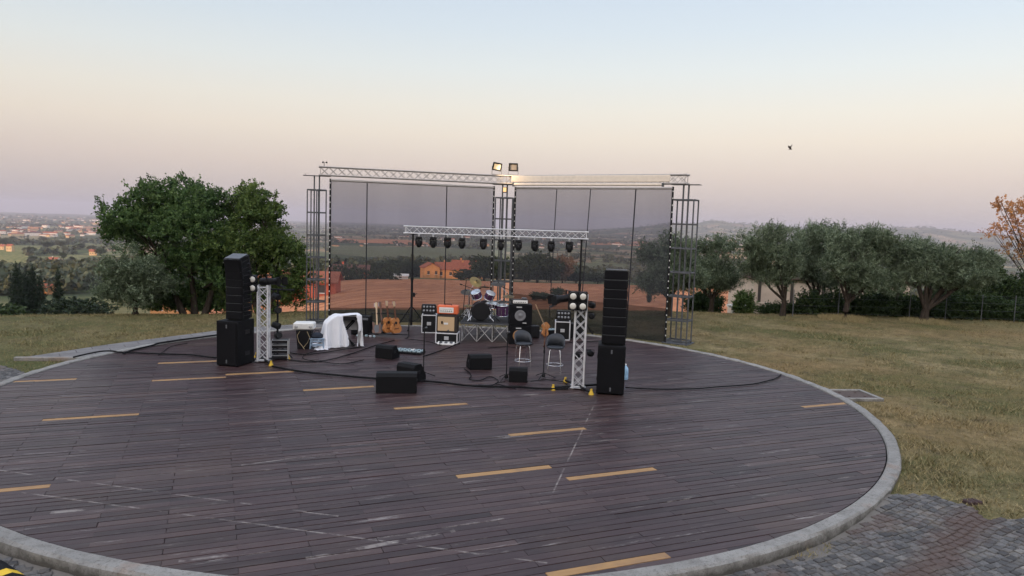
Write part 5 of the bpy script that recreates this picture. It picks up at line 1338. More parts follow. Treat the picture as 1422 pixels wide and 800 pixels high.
# ------------------------------------------------------------------ foliage
def leaf_mat(name, dark, mid, light, trans=.25, rough=.6):
    t = NT(name); a = t.attr('tint'); p = t.obj()
    c = t.ramp(a, [(0, dark), (.5, mid), (1, light)])
    c = t.mix(t.ramp(t.noise(p, .9, 3), [(.4, .35), (.65, 0.0)]), c, dark)
    d = t.n('BsdfPrincipled', {'Base Color': c, 'Roughness': rough, 'Specular IOR Level': .25}); tl = t.n('BsdfTranslucent', {'Color': c})
    mx = t.n('MixShader', {0: trans}); t.set(mx.inputs[1], d); t.set(mx.inputs[2], tl); t.t.links.new(mx.outputs[0], t.out.inputs[0]); return t.m
def bark_mat(name, c1, c2):
    t = NT(name); p = t.obj(); q = t.mapping(p, (6, 6, 1.2)); n = t.noise(q, 2.2, 6, .7)
    t.bsdf(color=t.mix(t.ramp(n, [(.35, 0.0), (.65, 1.0)]), c1, c2), rough=.95, spec=.1, normal=t.bump(n, .9, .03)); return t.m
M['leaf'] = leaf_mat('broad_leaves', (.024, .052, .016), (.085, .150, .046), (.17, .25, .085))
M['leaf_yellow'] = leaf_mat('yellow_green_leaves', (.026, .052, .013), (.105, .160, .040), (.20, .26, .075))
M['olive'] = leaf_mat('olive_leaves', (.040, .062, .034), (.140, .180, .105), (.30, .36, .24), .12)
M['rust_leaf'] = leaf_mat('rusty_leaves', (.20, .10, .04), (.36, .19, .08), (.46, .28, .11))
M['cypress'] = leaf_mat('cypress_scales', (.010, .020, .010), (.020, .036, .018), (.032, .052, .026), .05)
M['hedge'] = leaf_mat('hedge_leaves', (.018, .035, .010), (.040, .070, .022), (.085, .120, .04))
M['dark_tree'] = leaf_mat('dark_far_leaves', (.014, .026, .012), (.028, .046, .020), (.05, .072, .03), .1)
M['valley_tree'] = leaf_mat('grey_green_far_leaves', (.04, .05, .03), (.075, .09, .05), (.12, .135, .08), .1); M['pale_tree'] = leaf_mat('dry_brown_leaves', (.12, .075, .045), (.20, .13, .08), (.28, .19, .12), .15)
M['bark'] = bark_mat('grey_brown_bark', (.025, .02, .016), (.075, .06, .048)); M['olive_bark'] = bark_mat('olive_bark', (.022, .018, .014), (.065, .05, .04))
def sprays(rg, lobes, n, per, sl, L, W, shell=.55, up=.35, jit=.35, zmin=None):
    """leaf faces set along short shoots that grow out of the crown's lobes"""
    lb_ = np.array(lobes, float); wts = (lb_[:, 3] * lb_[:, 4] * lb_[:, 5]) ** (2 / 3); li = rg.choice(len(lb_), n, p=wts / wts.sum())
    d = rg.normal(size=(n, 3)); d /= np.linalg.norm(d, axis=1)[:, None]
    rad = rg.uniform(shell ** 3, 1, n) ** (1 / 3) * (.52 + .92 * vnoise(d[:, 0] * 2.3 + li * 5, d[:, 1] * 2.3, d[:, 2] * 2.3 + li))
    o = lb_[li, :3] + d * lb_[li, 3:] * rad[:, None]
    sd = d + rg.normal(size=(n, 3)) * .45; sd[:, 2] += up; sd /= np.linalg.norm(sd, axis=1)[:, None]
    N = n * per; s = np.repeat(np.arange(n), per); tt = rg.rand(N)
    slen = sl * rg.uniform(.5, 1.4, n)
    c = o[s] + sd[s] * (tt * slen[s])[:, None] + rg.normal(size=(N, 3)) * (sl * .13)
    ax = sd[s] + rg.normal(size=(N, 3)) * jit * 2; ax /= np.linalg.norm(ax, axis=1)[:, None]
    b = np.cross(ax, rg.normal(size=(N, 3))); b /= np.linalg.norm(b, axis=1)[:, None] + 1e-9
    sc = rg.uniform(.6, 1.25, N)[:, None]
    v = np.stack([c - ax * L * .5 * sc, c + b * W * .5 * sc, c + ax * L * .5 * sc, c - b * W * .5 * sc], 1)
    if zmin is not None:
        k = v[:, :, 2].min(1) > zmin; v = v[k]; s = s[k]; N = len(v)
    tint = np.clip(.5 + .22 * rg.normal(size=n)[s] + .16 * rg.normal(size=N), 0, 1)
    return v.reshape(-1, 3), np.arange(4 * N).reshape(N, 4), tint
def clumped(lobes, k, rg, s0=.34, s1=.52):
    """break each lobe of a crown into smaller clumps that sit on its shell"""
    out = []
    for l in lobes:
        for _ in range(k):
            d = rg.normal(size=3); d /= np.linalg.norm(d); f = rg.uniform(.45, .98); s = rg.uniform(s0, s1)
            out.append((l[0] + d[0] * l[3] * f, l[1] + d[1] * l[4] * f, l[2] + d[2] * l[5] * f, l[3] * s, l[4] * s, l[5] * s * .8))
    return out
def limbs(mb, base, lobes, r0, fork, rg, split=3):
    """a trunk that forks into limbs which reach the lobes, each with a few twigs"""
    base = Vector(base); f = Vector(fork)
    mb.path([base + Vector((0, 0, -.25)), base + Vector((0, 0, .03)), base.lerp(f, .45) + Vector((rg.uniform(-.05, .05), 0, 0)), f], [r0 * 1.45, r0 * 1.2, r0 * .95, r0 * .85], 10)
    for l in lobes:
        e = Vector(l[:3]); mid = f.lerp(e, .5) + Vector((rg.uniform(-.15, .15), rg.uniform(-.15, .15), rg.uniform(-.1, .2)))
        mb.path([f - Vector((0, 0, .03)), mid, e], [r0 * .55, r0 * .38, r0 * .16], 8)
        for k in range(split):
            q = e + Vector((rg.uniform(-1, 1) * l[3], rg.uniform(-1, 1) * l[4], rg.uniform(-.2, .9) * l[5])) * .8
            mb.path([mid, mid.lerp(q, .5) + Vector((0, 0, .06)), q], [r0 * .22, r0 * .13, r0 * .05], 6)
def tree(name, label, cat, loc, lobes, mat, bark, n, per, sl, L, W, r0, fork, seed, group=None, shell=.55, up=.35, jit=.35, rz=0, trunks=None, zmin=None, fill=1.0, sprig=0, clumps=0):
    t = thing(name, label, cat, loc, rz, group); rg = np.random.RandomState(seed)
    mb = MB(); lobes = [(l[0], l[1], l[2], l[3] * fill, l[4] * fill, l[5] * fill) for l in lobes]
    if trunks:
        for b_, f_, ls in trunks: limbs(mb, b_, [lobes[i] for i in ls], r0, f_, rg)
    else: limbs(mb, (0, 0, 0), lobes, r0, fork, rg)
    mb.build('trunk', bark, t, fix=False)
    if clumps: lobes = clumped(lobes, clumps, rg)
    v, f, tint = sprays(rg, lobes, n, per, sl, L, W, shell, up, jit, zmin)
    if sprig:
        v2, f2, t2 = sprays(rg, [l for l in lobes if l[2] > np.median([q[2] for q in lobes]) - .1], sprig, int(per * .8), sl * 1.15, L, W, .82, up + .6, jit * .7, zmin); f = np.concatenate([f, f2 + len(v)]); v = np.concatenate([v, v2]); tint = np.concatenate([tint, np.clip(t2 + .15, 0, 1)])
    npmesh('crown', v, f, mat, t, {'tint': tint}); return t
def base(px, py, y=None):
    g = G(px, py) if y is None else P(px, py, y); return Vector((g.x, g.y, tz(g.x, g.y)))
# --- large leafy tree on the left: several stems, two crowns that run together, plus a small one in front
def L3(px, py, y, o, rx, ry, rz_): c = P(px, py, y); return (c.x - o.x, c.y - o.y, c.z - o.z, rx, ry, rz_)
o1 = base(258, 438, 28.2); Y0 = o1.y
lob = [L3(192, 302, Y0 - .3, o1, .95, 1.1, .74), L3(215, 278, Y0, o1, 1.0, 1.1, .80), L3(262, 272, Y0 + .2, o1, 1.15, 1.2, .82), L3(292, 292, Y0 + .2, o1, .85, 1.1, .75), L3(205, 325, Y0 - .5, o1, 1.35, 1.3, .8), L3(262, 325, Y0 - .5, o1, 1.35, 1.4, .95), L3(180, 325, Y0, o1, .68, .9, .52), L3(240, 368, Y0 - .1, o1, 1.45, 1.3, .8), L3(298, 375, Y0, o1, 1.3, 1.2, .85), L3(200, 385, Y0 + .6, o1, 1.1, 1.1, .7), L3(250, 400, Y0 + .5, o1, 1.6, 1.0, .62), L3(300, 412, Y0 + .6, o1, 1.3, 1.0, .55), L3(215, 415, Y0 + .9, o1, 1.1, .9, .45), L3(240, 424, Y0 + .9, o1, 1.3, .6, .36), L3(292, 426, Y0 + .9, o1, 1.2, .6, .34), L3(305, 325, Y0 - .2, o1, .9, 1.0, .75)]
tree('leafy_tree', 'large dark green leafy tree behind the curved speaker column', 'tree', o1, lob, M['leaf'], M['bark'], 4300, 22, .30, .105, .062, .12, None, 3, shell=.25, zmin=.02, fill=1.02, sprig=260, clumps=9,
     trunks=[((-.1, 0, 0), (-.6, 0, 1.2), [0, 1, 4, 6, 9]), ((.3, .1, 0), (.25, 0, 1.4), [2, 5, 7]), ((.75, 0, 0), (1.1, .1, 1.3), [3, 8, 13])])
o2 = base(365, 438, 28.6); Y0 = o2.y
lob = [L3(340, 288, Y0, o2, .72, .9, .85), L3(362, 298, Y0 - .4, o2, .70, .9, .80), L3(330, 335, Y0 - .6, o2, .95, 1.0, .8), L3(388, 335, Y0, o2, .85, 1.0, .72), L3(356, 355, Y0 - .2, o2, 1.2, 1.1, .85), L3(404, 375, Y0, o2, .75, 1.0, .95), L3(335, 405, Y0 + .3, o2, 1.0, 1.0, .6), L3(378, 412, Y0 + .2, o2, 1.2, 1.0, .6)]
tree('leafy_tree', 'yellow-green leafy tree between the large dark tree and the steel tower', 'tree', o2, lob, M['leaf_yellow'], M['bark'], 2500, 22, .30, .105, .060, .10, None, 9, shell=.25, zmin=.02, fill=1.02, sprig=200, clumps=9,
     trunks=[((-.2, 0, 0), (-.5, 0, 1.3), [0, 2, 4, 6]), ((.4, .1, 0), (.5, 0, 1.5), [1, 3, 5, 7])])
o3 = base(188, 438, 26.6); Y0 = o3.y
lob = [L3(165, 375, Y0, o3, .85, .9, .62), L3(195, 368, Y0, o3, .9, .9, .65), L3(215, 385, Y0, o3, .7, .8, .6), L3(160, 400, Y0, o3, .8, .8, .5), L3(195, 405, Y0, o3, .95, .9, .5)]
tree('small_tree', 'small grey-green round tree standing in front of the large leafy tree', 'tree', o3, lob, M['olive'], M['olive_bark'], 1700, 20, .28, .085, .036, .11, (0, 0, .55), 14, shell=.3, clumps=8)
# --- olive row on the right
OLV = [(987, 430, 36.5, [(975, 355, .95, .9), (1003, 352, .95, .9), (985, 385, .9, .65), (1010, 385, .75, .6), (960, 375, .8, .7)], 'olive tree with thin grey crown right behind the steel tower'),
       (1087, 434, 33.5, [(1045, 345, .85, .85), (1075, 338, .95, .9), (1100, 352, .75, .8), (1055, 375, .8, .55), (1090, 382, .7, .45)], 'olive tree with forked trunk in front of the beige wall'),
       (1131, 433, 36.0, [(1118, 335, .8, .85), (1145, 332, .85, .95), (1130, 365, .95, .8), (1140, 388, .7, .5), (1110, 365, .6, .7)], 'olive tree half hidden between the forked olive and the reddish-trunked one'),
       (1174, 437, 32.6, [(1170, 345, .85, .95), (1200, 335, .9, .85), (1228, 350, .8, .85), (1185, 375, .85, .6), (1222, 385, .85, .6), (1160, 370, .6, .6)], 'olive tree with slim reddish trunk rising from a mound of dry grass'),
       (1243, 434, 37.0, [(1240, 350, .8, .8), (1262, 345, .85, .8), (1250, 375, .9, .7)], 'olive tree standing back between two nearer olives'),
       (1283, 440, 32.4, [(1265, 350, .75, .8), (1290, 362, .8, .7), (1320, 352, .95, .75), (1352, 355, .85, .65), (1335, 378, .95, .55), (1268, 378, .7, .5), (1368, 372, .55, .5)], 'wide olive tree whose thick trunk forks low above the hedge'),
       (928, 430, 31.5, [(915, 358, .75, .75), (935, 350, .8, .8), (948, 372, .7, .7), (920, 382, .7, .55)], 'olive tree seen through the mesh screen')]
for i, (px, py, y, ls, lab) in enumerate(OLV):
    o = base(px, py, y); lobs = [L3(a, b + 4, y + rnd.uniform(-.4, .4), o, r1 * 1.0, r1 * .95, r2 * .92) for a, b, r1, r2 in ls]; ma, mb_ = sum(q[0] for q in ls) / len(ls), max(q[1] for q in ls); lobs += [L3(ma - 20, 392, y + .2, o, .75, .8, .42), L3(ma + 22, 390, y - .2, o, .75, .8, .42)] if len(ls) > 3 and i not in (1, 2) else []
    tree('olive_tree', lab, 'tree', o, lobs, M['olive'], M['olive_bark'], 440 * len(lobs), 22, .32, .10, .030, .13 if i != 5 else .19, (.05, 0, .75 if i != 5 else .55), 30 + i, 'olive trees along the far edge of the lawn', shell=.42, up=.6, jit=.28, sprig=45 * len(ls), fill=1.03, clumps=10)
# --- rusty lit tree at the far right
o = base(1462, 405, 62); lobs = [L3(a, b, 62 + c, o, r1, r1, r2) for a, b, c, r1, r2 in [(1405, 287, 0, 1.5, .5), (1425, 300, .5, 1.8, .8), (1390, 280, -.4, .8, .3), (1392, 312, 0, .9, .5), (1380, 322, .3, .75, .4), (1410, 335, 0, 1.2, .5), (1432, 320, 0, 1.6, 1.0), (1440, 285, 0, 1.5, .9), (1405, 350, 0, 1.0, .5)]]
tree('rusty_tree', 'thin tree with rusty orange leaves lit by the last sun', 'tree', o, lobs, M['rust_leaf'], M['bark'], 400, 15, .42, .15, .11, .10, (-.8, 0, 3.0), 51, shell=.35, up=.2, jit=.6)
# --- hedge, fence and shrubs behind the olives
def leafy_strip(name, label, cat, pts, h, w, mat, n, per, L, W, seed, sl=.3):
    """a clipped or loose hedge along a line of ground points"""
    rg = np.random.RandomState(seed); lobs = []; p = [Vector(q) for q in pts]; o = p[0]
    for a, b in zip(p[:-1], p[1:]):
        m_ = max(2, int((b - a).length / (w * .55)))
        for k in range(m_):
            c = a.lerp(b, k / m_); hh = h * rg.uniform(.72, 1.15); lobs.append((c.x - o.x, c.y - o.y, tz(c.x, c.y) - o.z + hh * .48, w * .62, w * .62, hh * .55))
    t = thing(name, label, cat, o)
    v, f, tint = sprays(rg, lobs, n, per, sl, L, W, .45, .5, .4); npmesh('foliage', v, f, mat, t, {'tint': tint}); 
    mb = MB()
    for l in lobs[::2]: mb.tube((l[0], l[1], l[2] - l[5] * .9), (l[0] + .1, l[1], l[2]), .03, 6)
    mb.build('stem', M['bark'], t); return t
leafy_strip('hedge', 'low dark green hedge running behind the olive trunks to the edge', 'hedge', [base(1122, 437, 34.6), base(1190, 440, 34.4), base(1300, 443, 34.2), base(1440, 447, 34)], .95, .9, M['hedge'], 3000, 16, .11, .07, 61)
leafy_strip('shrub', 'tall loose shrub rising behind the hedge at the fence end', 'shrub', [base(1318, 430, 38.5), base(1370, 432, 38), base(1440, 434, 38)], 2.3, 1.8, M['hedge'], 1900, 16, .14, .085, 62, .4)
leafy_strip('shrub', 'pale green feathery shrub between the two nearest olive trunks', 'shrub', [base(1218, 432, 38.5), base(1262, 434, 38.5)], 1.35, 1.3, M['leaf_yellow'], 700, 16, .12, .06, 63)
leafy_strip('shrub', 'bushy green shrub under the olive right behind the steel tower', 'shrub', [base(968, 432, 39), base(1000, 432, 39.5)], 1.15, 1.1, M['hedge'], 700, 16, .12, .07, 64)
leafy_strip('shrub', 'small conical yellow-green shrub beside the orange clearing', 'shrub', [base(1032, 431, 41), base(1036, 431, 41)], 1.7, .8, M['leaf_yellow'], 420, 16, .12, .06, 65)
leafy_strip('shrub', 'low weeds along the foot of the beige wall', 'shrub', [base(1060, 437, 35.5), base(1130, 437, 35.5)], .38, .5, M['hedge'], 520, 14, .10, .05, 66)
ft = thing('wire_fence', 'thin wire fence on slim posts in front of the hedge', 'fence', base(1235, 445, 33.3))
fo = ft.location.copy(); fps = [base(px, 446, 33.2) for px in (1100, 1163, 1262, 1312, 1362, 1408, 1450)]
for q in fps:
    mb = MB(); z = tz(q.x, q.y); mb.tube((q.x - fo.x, q.y - fo.y, z - fo.z), (q.x - fo.x, q.y - fo.y, z - fo.z + 1.25), .02, 6); mb.build('post', M['grey'], ft)
mb = MB()
for h_ in (.15, .5, .85, 1.18): mb.path([(q.x - fo.x, q.y - fo.y, tz(q.x, q.y) - fo.z + h_) for q in fps], .003, 4)
mb.build('wire', M['grey'], ft)
# mounds of dry grass at two olive feet
def tuft(px, py, y, r_, h, n, seed, label):
    o = base(px, py, y); rg = np.random.RandomState(seed); a = rg.uniform(0, 6.283, n); rad = r_ * np.sqrt(rg.rand(n)); x, yy = rad * np.cos(a), rad * np.sin(a)
    z = np.zeros(n) + h * .4 * (1 - rad / r_); hh = h * rg.uniform(.4, 1, n); ln = rg.normal(0, .5, (n, 2)) * hh[:, None]; w = .012
    v = np.stack([np.stack([x - w, yy, z * 0], 1), np.stack([x + w, yy, z * 0], 1), np.stack([x + ln[:, 0], yy + ln[:, 1], z + hh], 1)], 1)
    ob = npmesh('grass_mound', v.reshape(-1, 3), np.arange(3 * n).reshape(n, 3), M['grass'], attr={'tint': rg.uniform(.2, .8, n)}); ob.location = o; tag(ob, label, 'grass mound', 'mounds of dry grass at olive feet')
tuft(1172, 440, 32.4, 1.1, .20, 1100, 5, 'mound of dry grass round the slim reddish olive trunk'); tuft(1284, 442, 32.2, 1.0, .18, 1100, 6, 'mound of dry grass round the thick forked olive trunk')

# --- beige building with white porch behind the olives
def wallbox(mb, x0, x1, y0, y1, z0, z1): mb.box(((x0 + x1) / 2, (y0 + y1) / 2, (z0 + z1) / 2), (x1 - x0, y1 - y0, z1 - z0))
M['plaster'] = simple('beige_plaster', (.60, .49, .40), .9, scale=1.5, spec=.1, dirt=(.40, .31, .25)); M['plaster_w'] = simple('white_plaster', (.66, .62, .58), .9, scale=2, spec=.1)
M['rooftile'] = simple('terracotta_tiles', (.30, .105, .065), .9, scale=1.2, var=.35, spec=.1, bump=.6, bscale=8); M['plaster_o'] = simple('ochre_orange_plaster', (.55, .27, .12), .9, scale=.8, spec=.1); M['plaster_y'] = simple('pale_yellow_plaster', (.58, .42, .24), .9, scale=.8, spec=.1)
M['plaster_r'] = simple('brick_red_plaster', (.50, .13, .075), .9, scale=.8, spec=.1); M['brownroof'] = simple('brown_roof_tiles', (.115, .065, .055), .9, scale=1.2, var=.3, spec=.1, bump=.6, bscale=8)
M['shutter'] = simple('dark_window_shutter', (.05, .04, .035), .6); M['field_dry'] = field_mat('ploughed_terracotta_field', (.34, .125, .06), (.56, .235, .115), R(-66), 4.6, (.30, .125, .065))
c = base(1045, 434, 42); bl = thing('building', 'long beige building with brown pilasters behind the olive trunks', 'building', (c.x, c.y, c.z), R(4))
mb = MB(); wallbox(mb, .0, 9.5, 0, 4, -1.5, 2.3); mb.build('wall', M['plaster'], bl)
mb = MB(); mb.box((4.75, 2, 2.37), (9.9, 4.4, .12), .02); mb.build('roof', M['brownroof'], bl)
for x in (.25, 2.2, 4.1, 5.9, 7.6): mb = MB(); wallbox(mb, x, x + .16, -.06, 0.003, -1, 2.28); mb.build('pilaster', M['shutter'], bl)
mb = MB(); wallbox(mb, 1.15, 1.75, -.04, .004, .0, .9); fw_ = mb.build('window', M['shutter'], bl)
pr = thing('porch', 'small white open porch frame at the end of the beige building', 'porch', (c.x - .1, c.y - .8, c.z - .3), R(2))
mb = MB(); wallbox(mb, -1.35, -1.17, 0, .2, -.6, .98); mb.build('post', M['plaster_w'], pr)
mb = MB(); wallbox(mb, -.25, .95, 0, .18, -.6, 1.35); mb.build('side_wall', M['plaster'], pr)
mb = MB(); wallbox(mb, -1.4, -.252, -.05, .9, .98, 1.12); mb.build('lintel', M['plaster_w'], pr)
mb = MB(); mb.box((-.72, .25, .35), (.85, .05, .05), .01); mb.box((-.72, .25, .0), (.85, .05, .05), .01); mb.box((-.72, .25, .18), (.05, .05, .3), .01); mb.build('gate_rail', M['grey'], pr)

# ------------------------------------------------------------------ fields
def fcorner(*q): return [T(*c) for c in q]
sheet_on_terrain('field', [(-46, 66), (72, 60), (112, 262), (-92, 262)], M['field_dry'], .12, 60, 60, wob=5)
M['field_green'] = field_mat('yellow_green_vineyard', (.115, .12, .045), (.26, .225, .095), R(70), 9.0, (.14, .15, .055))
M['field_tan'] = field_mat('stubble_field', (.40, .27, .13), (.52, .36, .19), R(10), 6.0, (.36, .20, .10)); M['field_dull'] = field_mat('dull_green_field', (.10, .115, .055), (.16, .165, .085), R(30), 12.0, (.13, .125, .06))
a_ = [T(-60, 396, 200), T(40, 386, 200), T(38, 346, 300), T(-60, 344, 300)]
sheet_on_terrain('field', a_, M['field_green'], .4, 40, 40, wob=8)
sheet_on_terrain('field', [(-22, 33.0), (-9.5, 32.2), (-9.5, 36.5), (-21, 37.5)], M['field_tan'], .05, 24, 12, wob=.8)
sheet_on_terrain('field', [T(985, 421, 45), T(1062, 420, 45), T(1060, 396, 45), T(990, 396, 45)], M['field_dry'], .15, 20, 20, wob=2)
for q, mt in [([(455, 353), (700, 362), (700, 349), (455, 341)], 'field_dull'), ([(470, 337), (600, 343), (590, 336), (465, 331)], 'field_dry'), ([(720, 372), (880, 380), (870, 368), (740, 362)], 'field_dull'), ([(95, 319), (142, 322), (140, 316), (100, 314)], 'field_dry'), ([(820, 340), (890, 342), (900, 336), (830, 334)], 'field_dry'), ([(1000, 372), (1090, 376), (1090, 350), (1000, 346)], 'field_tan'), ([(1385, 362), (1440, 364), (1440, 350), (1385, 348)], 'field_dull')]:
    sheet_on_terrain('field', [T(*c, 200) for c in q], M[mt], 1.0, 16, 16, wob=14)

# ------------------------------------------------------------------ trees and hedges in the middle distance
def far_tree_mesh(seed, kind):
    rg = np.random.RandomState(seed)
    if kind == 'cypress': lobs = [(0, 0, .06 + .90 * q, .125 * (1 - q) ** .6 * min(1, .45 + q * 4) + .008, .125 * (1 - q) ** .6 * min(1, .45 + q * 4) + .008, .085) for q in [i / 13 for i in range(14)]]; n, per, L, W, sl = 900, 9, .036, .012, .05
    elif kind == 'poplar': lobs = [(0, 0, .55, .13, .13, .42), (.03, 0, .4, .14, .14, .3)]; n, per, L, W, sl = 220, 8, .07, .045, .08
    else:
        lobs = [(rg.uniform(-.25, .25), rg.uniform(-.25, .25), rg.uniform(.45, .72), rg.uniform(.22, .33), rg.uniform(.22, .33), rg.uniform(.18, .28)) for _ in range(6)] + [(0, 0, .5, .38, .38, .34)]; n, per, L, W, sl = 560, 10, .062, .045, .09
    v, f, tint = sprays(rg, lobs, n, per, sl, L, W, .5, .9 if kind == 'cypress' else .25, .35)
    mb = MB(); mb.path([(0, 0, -.08), (0, 0, .3), (.01, 0, .6)], [.035, .028, .012], 7)
    for l in lobs[:4]: mb.path([(0, 0, .28), tuple(l[:3])], [.018, .006], 5)
    return v, f, tint, mb
FT = {}
def far_tree(kind, mat, px, py, top, d, label, name, cat='tree', group=None, wide=1.0):
    key = (kind, mat, rnd.randrange(3))
    if d is None: p = T(px, py, 120); z = p.z; h = max(2.0, (py - top) * p.y / FPX)
    else: p = P(px, py, d); z = tz(p.x, p.y); h = max(1.5, P(px, top, d).z - z)
    t = thing(name, label, cat, (p.x, p.y, z), rnd.uniform(0, 6), group)
    if key not in FT:
        v, f, tint, mb = far_tree_mesh(hash(kind) % 1 + key[2] * 7 + (3 if kind == 'round' else 1), kind)
        a = npmesh('crown', v, f, M[mat], t, {'tint': tint}); b = mb.build('trunk', M['bark'], t, fix=False); FT[key] = (a, b)
    else:
        for s_ in FT[key]: c = s_.copy(); c.parent = t; COL.objects.link(c)
    t.scale = (h * wide, h * wide, h); return t
far_tree('cypress', 'cypress', 25, 437, 367, 100, 'slender dark cypress left of the broad cypress clump', 'cypress_tree')
for px, tp, w, lab in [(37, 378, .95, 'first'), (46, 370, 1.0, 'middle'), (57, 384, 1.0, 'last')]: far_tree('cypress', 'cypress', px, 437, tp, 102, 'dark cypress, %s in the broad clump left of the lone pointed cypress' % lab, 'cypress_tree', wide=w)
far_tree('cypress', 'cypress', 82, 437, 375, 96, 'lone pointed dark cypress beside the low round bushes', 'cypress_tree', wide=.85)
far_tree('round', 'dark_tree', 103, 437, 410, 90, 'low round dark bush beside the lone pointed cypress', 'bush', 'bush', wide=1.5); far_tree('round', 'dark_tree', 124, 437, 418, 88, 'low dark bush left of the small grey-green tree', 'bush', 'bush', wide=1.5)
far_tree('round', 'hedge', 5, 440, 420, 84, 'green bush at the photo edge left of the cypresses', 'bush', 'bush', wide=1.6)
# left valley: trees round the houses
lv = [(4, 341, 330), (44, 352, 342), (66, 346, 335), (84, 344, 333), (97, 350, 341), (112, 347, 337), (128, 350, 340), (140, 355, 343), (46, 366, 355), (47, 372, 358), (88, 360, 350), (100, 366, 355), (128, 372, 360), (140, 378, 364), (75, 374, 362), (92, 380, 368), (108, 384, 370), (122, 386, 376), (138, 390, 380), (150, 345, 335), (18, 336, 327), (60, 336, 328)]
HV = [(64, 395, 'the small orange house behind the cypresses'), (53, 362, 'the bright yellow house above the vineyard'), (75, 345, 'the tall white house in the valley'), (114, 358, 'the half hidden yellow house'), (146, 360, 'the pink-roofed long house'), (129, 334, 'the far yellow villa'), (10, 328, 'the narrow pale tower house')]
near_h = [min(HV, key=lambda h: (h[0] - q[0]) ** 2 + 4 * (h[1] - q[1]) ** 2)[2] for q in lv]; lv_lab = [None] * len(lv)
for h in HV:
    g_ = sorted((lv[i][0], i) for i in range(len(lv)) if near_h[i] == h[2])
    for k, (_, i) in enumerate(g_): lv_lab[i] = ('round valley tree near %s' % h[2]) + ('' if len(g_) == 1 else ', %s from the left' % ordn[k])
for i, (px, py, tp) in enumerate(lv): far_tree('round', ('valley_tree', 'hedge', 'dark_tree')[i % 3], px, py, tp, None, lv_lab[i], 'valley_tree', group='trees scattered in the left valley', wide=rnd.uniform(1.0, 1.5))
# behind the field
far_tree('round', 'dark_tree', 746, 388, 344, 250, 'big dark round-topped tree beyond the field behind the drum kit', 'round_tree', wide=1.25)
far_tree('round', 'dark_tree', 728, 388, 352, 265, 'dark bushy tree against the big round-topped one, towards the farmhouse', 'round_tree', wide=1.2)
far_tree('round', 'dark_tree', 765, 388, 358, 262, 'smaller dark tree against the big round-topped one, towards the dry tree', 'round_tree', wide=1.1)
far_tree('cypress', 'cypress', 734, 388, 351, 300, 'thin dark cypress tip behind the big round-topped tree', 'cypress_tree')
far_tree('round', 'pale_tree', 781, 388, 352, 268, 'pale brown dry tree beyond the field beside the big dark tree', 'dry_tree', wide=.75)
far_tree('round', 'dark_tree', 672, 386, 352, 270, 'dark tree in front of the farmhouse wall', 'round_tree', wide=1.1); far_tree('round', 'dark_tree', 655, 388, 372, 262, 'low dark bush along the farmhouse front', 'bush', 'bush', wide=2.4)
far_tree('round', 'dark_tree', 690, 386, 350, 290, 'dark tree behind the centre tower', 'round_tree', wide=1.2); far_tree('round', 'dark_tree', 640, 389, 378, 258, 'small dark bush before the farmhouse porch', 'bush', 'bush', wide=2.2)
far_tree('round', 'dark_tree', 545, 385, 358, 330, 'dark tree left of the farmhouse', 'round_tree', wide=1.4); far_tree('round', 'dark_tree', 560, 386, 362, 320, 'dark tree close to the farmhouse gable', 'round_tree', wide=1.3); far_tree('round', 'dark_tree', 525, 382, 362, 340, 'dark tree beside the brown-roofed barn', 'round_tree', wide=1.4); far_tree('round', 'dark_tree', 575, 384, 364, 330, 'low dark tree touching the farmhouse gable', 'round_tree', wide=1.2)
far_tree('round', 'dark_tree', 800, 390, 375, 280, 'low dark bush at the field edge beside the light bar stand', 'bush', 'bush', wide=1.8); far_tree('round', 'dark_tree', 830, 391, 378, 280, 'low dark bush at the field edge beyond the speaker column', 'bush', 'bush', wide=2.0)
far_tree('poplar', 'cypress', 888, 394, 376, 255, 'dark pointed tree at the far end of the field', 'cypress_tree', wide=1.1); far_tree('cypress', 'cypress', 901, 425, 394, 110, 'small dark cypress standing in the field behind the screen', 'cypress_tree')
far_tree('round', 'hedge', 755, 424, 407, 105, 'low green bush growing alone in the field', 'bush', 'bush', wide=1.6); far_tree('round', 'hedge', 774, 420, 398, 112, 'taller green bush beside the low bush in the field', 'bush', 'bush', wide=1.1); far_tree('round', 'hedge', 744, 424, 412, 104, 'smallest green bush in the field group', 'bush', 'bush', wide=1.5)
def rowhedge(name, label, px0, px1, py, top, d, seed, mat='dark_tree'):
    a, b = P(px0, py, d), P(px1, py, d * 1.0); h = (py - top) * d / 1000
    rg = np.random.RandomState(seed); n_ = int((b - a).length / (h * .55)); lobs = []
    o = Vector((a.x, a.y, tz(a.x, a.y)))
    for k in range(n_ + 1):
        c = a.lerp(b, k / n_); hh = h * rg.uniform(.6, 1.15); lobs.append((c.x - o.x, rg.uniform(-1, 1), tz(c.x, c.y) - o.z + hh * .45, h * .55, h * .55, hh * .6))
    t = thing(name, label, 'hedge', o); v, f, tint = sprays(rg, lobs, 110 * len(lobs), 7, h * .2, h * .16, h * .11, .4, .3, .4); npmesh('foliage', v, f, M[mat], t, {'tint': tint})
    mb = MB()
    for l in lobs: mb.tube((l[0], l[1], l[2] - l[5]), (l[0], l[1], l[2]), h * .03, 5)
    mb.build('stem', M['bark'], t)
rowhedge('hedge', 'dark hedge along the top of the field below the brown roofs', 456, 545, 397, 380, 228, 71)

